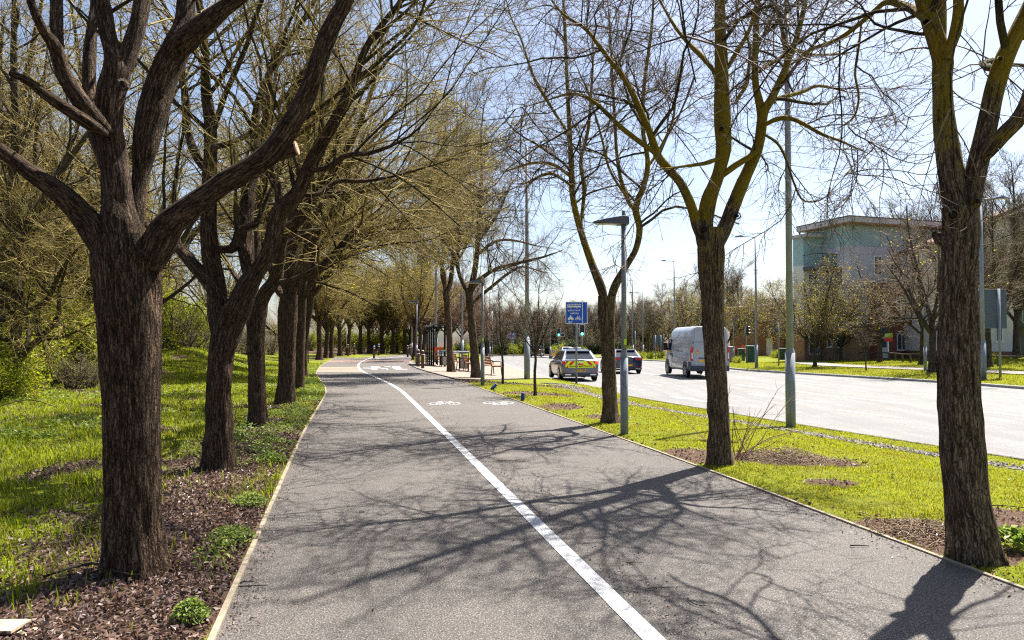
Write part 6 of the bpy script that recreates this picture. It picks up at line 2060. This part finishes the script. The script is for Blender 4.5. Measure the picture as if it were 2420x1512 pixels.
def van(label, loc, rot):
    root = empty('panel_van', loc, label, 'van', None, rot)
    W, L, H = .985, 5.9, 2.70
    def ring(y, k, zb, zt, kt=.88):
        w = W * k; wt = W * kt
        return [(-w * .92, y, zb), (-w, y, zb + .12), (-w, y, min(1.25, zt - .3)), (-(w * .4 + wt * .6), y, zt - .28), (-wt * .93, y, zt - .07), (-wt * .78, y, zt), (wt * .78, y, zt), (wt * .93, y, zt - .07), (w * .4 + wt * .6, y, zt - .28), (w, y, min(1.25, zt - .3)), (w, y, zb + .12), (w * .92, y, zb)]
    MB().loft([ring(0, .985, .50, H - .06), ring(.04, 1, .42, H - .01), ring(.5, 1, .36, H), ring(3.9, 1, .36, H - .02), ring(4.35, 1, .36, H - .14), ring(4.7, .995, .36, H - .62, .86), ring(5.05, .985, .36, 1.55, .84), ring(5.5, .96, .38, 1.28, .82), ring(5.82, .88, .40, 1.02, .74), ring(L, .78, .45, .86, .66)], smooth=True).build('body', M['van_white'], root)
    # rear doors
    for sd in (-1, 1):
        d = MB().prism([(sd * .03, .74), (sd * W * .90, .74), (sd * W * .90, 1.30), (sd * W * .79, 2.50), (sd * .03, 2.50)], 'y', -.018, .02).build('rear_door', M['van_white'], root)
        MB().box(*sorted((sd * .10, sd * W * .80)), -.024, -.0185, 1.88, 1.90).build('door_crease', M['van_trim'], d)
        MB().box(*sorted((sd * W * .86, sd * W * .94)), -.03, .03, 1.80, 1.92, .01).build('hinge', M['galv_dull'], d)
        tl = MB().prism([(sd * W * .905, .92), (sd * W * 1.004, .92), (sd * W * 1.004, 1.52), (sd * W * .97, 1.64), (sd * W * .90, 1.62)], 'y', -.03, .14).build('tail_light', M['tail_red'], root)
        MB().prism([(sd * W * .925, 1.02), (sd * W * .985, 1.02), (sd * W * .985, 1.34), (sd * W * .93, 1.34)], 'y', -.036, -.0305).build('clear_lens', M['frame_white'], tl)
        mr = MB().box(*sorted((sd * (W + .04), sd * (W + .30))), 4.62, 4.80, 1.38, 1.82, .05).build('mirror', M['black'], root)
        MB().box(*sorted((sd * (W - .02), sd * (W + .06))), 4.66, 4.76, 1.42, 1.50).build('mirror_arm', M['black'], mr)
        # side: door window, handle, mouldings, arches
        MB().prism([(4.02, 1.30), (4.92, 1.30), (4.62, 1.98), (4.02, 2.02)], 'x', *sorted((sd * (W * .935), sd * (W * 1.006)))).build('door_window', M['car_glass'], root)
        for yy in (3.95, ):
            MB().box(*sorted((sd * W * .99, sd * (W + .004))), yy, yy + .012, .5, 1.25).build('door_seam', M['van_trim'], root)
        MB().box(*sorted((sd * W * .99, sd * (W + .03))), 4.02, 4.16, 1.08, 1.24, .01).build('door_handle', M['black'], root)
        MB().box(*sorted((sd * W * .99, sd * (W + .03))), 3.72, 3.80, 1.02, 1.22, .01).build('side_handle', M['black'], root)
        MB().box(*sorted((sd * W * .975, sd * (W + .008))), 1.55, 3.0, 1.36, 1.40, .005).build('slide_rail', M['van_trim'], root)
        for z, yy0, yy1 in ((2.12, .35, 4.2), (1.82, .35, 4.0)):
            x = W * (.955 if z > 2 else .965)
            MB().box(*sorted((sd * x * .97, sd * (x + .012))), yy0, yy1, z, z + .025, .004).build('body_crease', M['van_white'], root)
        MB().box(*sorted((sd * W * .985, sd * (W + .018))), -.01, .55, .42, .86, .02).build('corner_trim', M['van_trim'], root)
        for y in (1.15, 4.95):
            MB().disc((sd * (W + .004), y, .42), .47, 'x', 26, .02).build('wheel_arch', M['van_trim'] if y < 2 else M['black'], root)
            wheel(root, sd * (W - .095), y, .35, .22, sd)
    MB().box(-.006, .006, -.02, -.004, .78, 2.5).build('door_seam', M['van_trim'], root)
    MB().box(-W * .99, W * .99, -.09, .16, .38, .66, .03).build('bumper', M['van_trim'], root)
    MB().box(-W * .62, W * .62, -.035, -.0185, 1.02, 1.08, .005).build('plate_lamp_strip', M['van_trim'], root)
    pl = MB().box(-.60, -.08, -.03, -.0185, .86, .98, .004).build('number_plate', M['plate_yellow'], root)
    st = MB().box(-.74, -.56, -.025, -.0185, 1.28, 1.36).build('yellow_sticker', M['yellow'], root)
    MB().prism([(-.72, 1.39), (-.58, 1.39), (-.65, 1.52)], 'y', -.025, -.0185).build('warning_triangle', M['orange'], root)
    MB().box(-.30, .12, -.012, .05, H + .0, H + .05, .01).build('high_brake_light', M['van_trim'], root)
    MB().box(-W * .9, W * .9, 4.4, 4.405, .3, .5).build('undertray', M['black'], root)
    return root
van('high roofed white panel van with grey bumper, half hidden by the second right tree', road_at(1677, 36.0), R(1.5))

# ------------------------------------------------------------------ buildings
M['tan_brick'] = wall_material('tan_brick', (.30, .19, .10), (.24, .15, .08), (.26, .20, .15))
M['red_brick'] = wall_material('red_brick', (.24, .062, .04), (.18, .045, .032), (.24, .17, .14), msize=.013)
M['orange_brick'] = wall_material('orange_brick', (.34, .15, .07), (.27, .11, .055), (.24, .18, .14))
M['grey_render'] = render_wall('grey_render', (.52, .50, .54))
M['white_render'] = render_wall('white_render', (.66, .63, .60))
M['teal'] = render_wall('teal_cladding', (.33, .46, .47))
M['fascia'] = render_wall('fascia_board', (.46, .44, .44))
M['soffit'] = plain('soffit', (.30, .20, .12), .8)
M['slab_dark'] = plain('balcony_slab', (.07, .07, .085), .7)
M['roof_tile'] = plain('roof_tile', (.16, .09, .07), .85, var=.3, scale=8)
M['wall_olive'] = render_wall('olive_wall', (.20, .18, .14))

def window(parent, x, z, w_, h, y=0.0, axis='y', sign=-1, bars=True, name='window'):
    """frame with a pane set in it, on a wall facing sign along axis"""
    def bx(mb, a0, a1, d0, d1, z0, z1):
        d0, d1 = sorted((y + sign * d0, y + sign * d1))
        if axis == 'y': mb.box(a0, a1, d0, d1, z0, z1)
        else: mb.box(d0, d1, a0, a1, z0, z1)
        return mb
    fr = MB()
    t = .07
    bx(fr, x, x + w_, -.03, .05, z, z + t); bx(fr, x, x + w_, -.03, .05, z + h - t, z + h)
    bx(fr, x, x + t, -.03, .05, z + t, z + h - t); bx(fr, x + w_ - t, x + w_, -.03, .05, z + t, z + h - t)
    if bars: bx(fr, x + w_ * .5 - .03, x + w_ * .5 + .03, -.03, .045, z + t, z + h - t)
    f = fr.build(name, M['frame_white'], parent)
    bx(MB(), x + t, x + w_ - t, -.02, .02, z + t, z + h - t).build('pane', M['window_glass'], f)
    bx(MB(), x - .06, x + w_ + .06, -.02, .12, z - .07, z - .003).build('sill', M['frame_white'], f)
    return f

def balcony(parent, x0, x1, y0, y1, z, posts=True):
    s = MB().box(x0, x1, y0, y1, z - .28, z, .01).build('balcony', M['slab_dark'], parent)
    g_ = MB().box(x0 + .06, x1 - .06, y0 + .03, y0 + .045, z + .08, z + 1.05).box(x0 + .03, x0 + .045, y0 + .08, y1 - .03, z + .08, z + 1.05).box(x1 - .045, x1 - .03, y0 + .08, y1 - .03, z + .08, z + 1.05).build('balustrade', M['balcony_glass'], s)
    MB().box(x0, x1, y0, y0 + .06, z + 1.06, z + 1.12).box(x0, x0 + .06, y0 + .06, y1, z + 1.06, z + 1.12).box(x1 - .06, x1, y0 + .06, y1, z + 1.06, z + 1.12).build('handrail', M['black'], s)
    if posts:
        for x in (x0 + .1, x1 - .1): MB().box(x - .05, x + .05, y0 + .08, y0 + .18, z - 2.6, z - .281).build('balcony_post', M['lamp_grey'], s)

C_ = (30.0, 62.0)
zg = float(height(*C_))
root = empty('block_of_flats', (30, 62, 0), 'teal topped block of flats with grey render, red brick wing and flat overhanging roof', 'building', None, math.atan2(.306, .952))
MB().box(0, 2, 0, 5.2, -1.2, 2.7).build('tan_brick_wall', M['tan_brick'], root)
MB().box(0, 2, .004, 5.2, 2.7, 9.85).build('rendered_wall', M['grey_render'], root)
MB().box(2.3, 6.0, -.75, .029, -1.2, 6.5).build('red_brick_bay', M['red_brick'], root)
MB().box(2, 17.5, .03, 5.2, -1.2, 6.5).build('red_brick_wall', M['red_brick'], root)
MB().box(2, 17.5, .034, 5.2, 6.5, 9.85).build('rendered_wall', M['grey_render'], root)
MB().box(2.25, 6.05, -.8, .025, 6.5, 6.62).build('bay_coping', M['fascia'], root)
MB().box(.0, 17.4, -.006, 5.2, 9.85, 11.7).build('teal_wall', M['teal'], root)
rf = MB().box(-1.1, 18.6, -1.2, 5.4, 11.75, 12.2).build('roof', M['fascia'], root)
MB().box(-1.15, 18.65, -1.25, 5.45, 12.2, 12.28).build('roof_edge', M['slab_dark'], rf)
MB().box(-1.0, 18.5, -1.1, 5.3, 11.70, 11.748).build('soffit', M['soffit'], rf)
MB().box(-1.0, -.9, 5.1, 5.2, 11.2, 11.7).build('roof_post', M['lamp_grey'], rf)
MB().box(-2.2, -.002, 3.2, 4.6, -1.2, 2.6).build('orange_brick_wall', M['orange_brick'], root)
MB().box(-2.2, -.002, 3.2, 4.6, 2.6, 8.3).build('rendered_wall', M['white_render'], root)
MB().box(-2.2, -.002, 3.19, 4.6, 8.3, 10.9).build('teal_wall', M['teal'], root)
MB().box(-2.4, -.01, 2.6, 4.8, 10.9, 11.2).build('low_roof', M['fascia'], root)
for z in (2.7, 5.4, 8.1):
    balcony(root, -2.3, -.05, 1.3, 3.18, z)
for z in (.1, 2.8, 5.5): window(root, -1.7, z, 1.2, 2.0, 3.2)
# windows on the end wall (faces -x) and on the long front
for y, z, h in ((.9, .75, 1.35), (2.1, .75, 1.35)): window(root, y, z, .62, h, 0, 'x', -1, False)
for z in (3.5, 6.4): window(root, .75, z, .75, 1.7, 0, 'x', -1, False)
for z in (3.5, 6.4): window(root, 2.3, z, .55, 1.7, 0, 'x', -1, False)
window(root, 4.5, 3.1, .9, 2.2, -.75)
window(root, 4.5, .5, 1.1, 1.5, -.75)
for x in (3.1,):
    window(root, x, 3.6, .5, 1.2, -.75, bars=False)
for x in (2.8, 4.6): window(root, x, 7.3, .9, 1.7, .034)
ar = MB().prism([(2.55, 1.75), (3.45, 1.75), (3.45, 2.25), (3.25, 2.5), (3.0, 2.58), (2.75, 2.5), (2.55, 2.25)], 'y', -.78, -.745).build('arched_fanlight', M['window_glass'], root)
dr = MB().box(2.6, 3.4, -.79, -.745, -.2, 1.7, .004).build('door', M['frame_white'], root)
MB().box(2.72, 3.28, -.797, -.791, .75, 1.55).build('door_pane', M['window_glass'], dr)
for x in (8.0, 11.0, 14.0):
    for z in (.5, 3.3): window(root, x, z, 1.2, 1.6, .03)
    window(root, x, 7.2, 1.2, 1.7, .034)
rl = MB()
for k in range(26): rl.box(-4.0 + k * .15, -3.97 + k * .15, .6, .63, -.6, .55)
rl.box(-4.05, -.1, .59, .64, .56, .61)
rl = tag(rl.build('garden_railing', M['old_rail'], None, loc=(30, 62, float(height(27, 63)) + .5)), 'upright barred garden railing under the balconies', 'railing')
rl.rotation_euler = (0, 0, math.atan2(.306, .952))

root = empty('rendered_flats', (41.0, 56.5, 0), 'white rendered flats with brick plinth at the right edge', 'building', None, R(-8))
MB().box(-6.5, 0, 0, 9, -1.2, .5).build('brick_plinth', M['red_brick'], root)
MB().prism([(-6.5, .5), (-.0, .5), (0, 12.0), (-6.5, 9.2)], 'y', .02, 9).build('wall', M['white_render'], root)
MB().prism([(-7.0, 9.05), (.5, 12.25), (.5, 12.5), (-7.0, 9.3)], 'y', -.5, 9.5).build('roof', M['roof_tile'], root)
MB().box(0.001, 9, 1.8, 9, -1.2, 12).build('recessed_wall', M['wall_olive'], root)
window(root, -1.75, 1.3, .55, 1.25, .02, bars=False)
window(root, -4.6, 1.3, .9, 1.25, .02)
for z in (4.2, 7.0): window(root, -4.6, z, .9, 1.4, .02)
for z in (2.8, 5.6, 8.4):
    balcony(root, .15, 4.2, .3, 1.79, z, False)
    window(root, 1.2, z + .05, 1.6, 2.0, 1.8)

root = empty('brick_house', (30.3, 84, 0), 'orange brick houses with white panels and brown roofs beyond the cabinets', 'building', None, R(12))
MB().box(0, 2.2, 0, 8, -2, 2.6).build('brick_wall', M['orange_brick'], root)
MB().box(2.2, 7.5, 1.0, 8, -2, 2.6).build('brick_wall', M['orange_brick'], root)
MB().box(1.7, 3.0, .6, 8, 2.6, 6.4).build('white_panel', M['white_render'], root)
MB().box(3.0, 7.5, .8, 8, 2.61, 6.2).build('wall', M['grey_render'], root)
MB().box(-.2, 1.69, .2, 8, 2.61, 5.2).build('wall', M['orange_brick'], root)
MB().prism([(-.5, 5.2), (8, 6.4), (8, 6.7), (-.5, 5.5)], 'y', -.3, 8.5).build('roof', M['roof_tile'], root)
MB().box(-.4, 2.5, -.8, -.01, 2.3, 2.5).build('porch', M['slab_dark'], root)
MB().box(.3, 1.1, -.03, .04, -.6, 1.6).build('door', M['frame_white'], root)
for x in (3.6, 5.4): window(root, x, 3.4, 1.0, 1.5, .8)
for x in (3.4, 5.6): window(root, x, .2, 1.0, 1.4, 1.0)
# ------------------------------------------------------------------ light
SUN_AZ, SUN_EL = 41.0, 59.5          # degrees to the right of straight ahead, above the horizon
w = bpy.data.worlds.new('World')
scene.world = w
w.use_nodes = True
nt = w.node_tree
sky = nt.nodes.new('ShaderNodeTexSky')
sky.sky_type = 'NISHITA'
sky.sun_disc = False
sky.sun_elevation = R(SUN_EL)
sky.sun_rotation = R(SUN_AZ)
sky.air_density = .85
sky.dust_density = 2.0
sky.ozone_density = 1.0
bg = nt.nodes['Background']
bg.inputs[1].default_value = .064
nt.links.new(sky.outputs[0], bg.inputs[0])
sd = bpy.data.lights.new('sun', 'SUN')
sd.energy = 5.0
sd.angle = R(.5)
sd.color = (1.0, .95, .87)
so = link(bpy.data.objects.new('sun', sd))
a, e = R(SUN_AZ), R(SUN_EL)
to_sun = Vector((math.sin(a) * math.cos(e), math.cos(a) * math.cos(e), math.sin(e)))
so.rotation_euler = (-to_sun).to_track_quat('-Z', 'Y').to_euler()
so.location = to_sun * 60
vs = scene.view_settings
vs.view_transform = 'Standard'
vs.look = 'None'
vs.exposure = 1.75
vs.gamma = 1
vs.use_curve_mapping = False
scene.cycles.max_bounces = 6
scene.cycles.transparent_max_bounces = 8
scene.cycles.use_adaptive_sampling = True
scene.cycles.use_denoising = False
scene.cycles.filter_width = 1.2
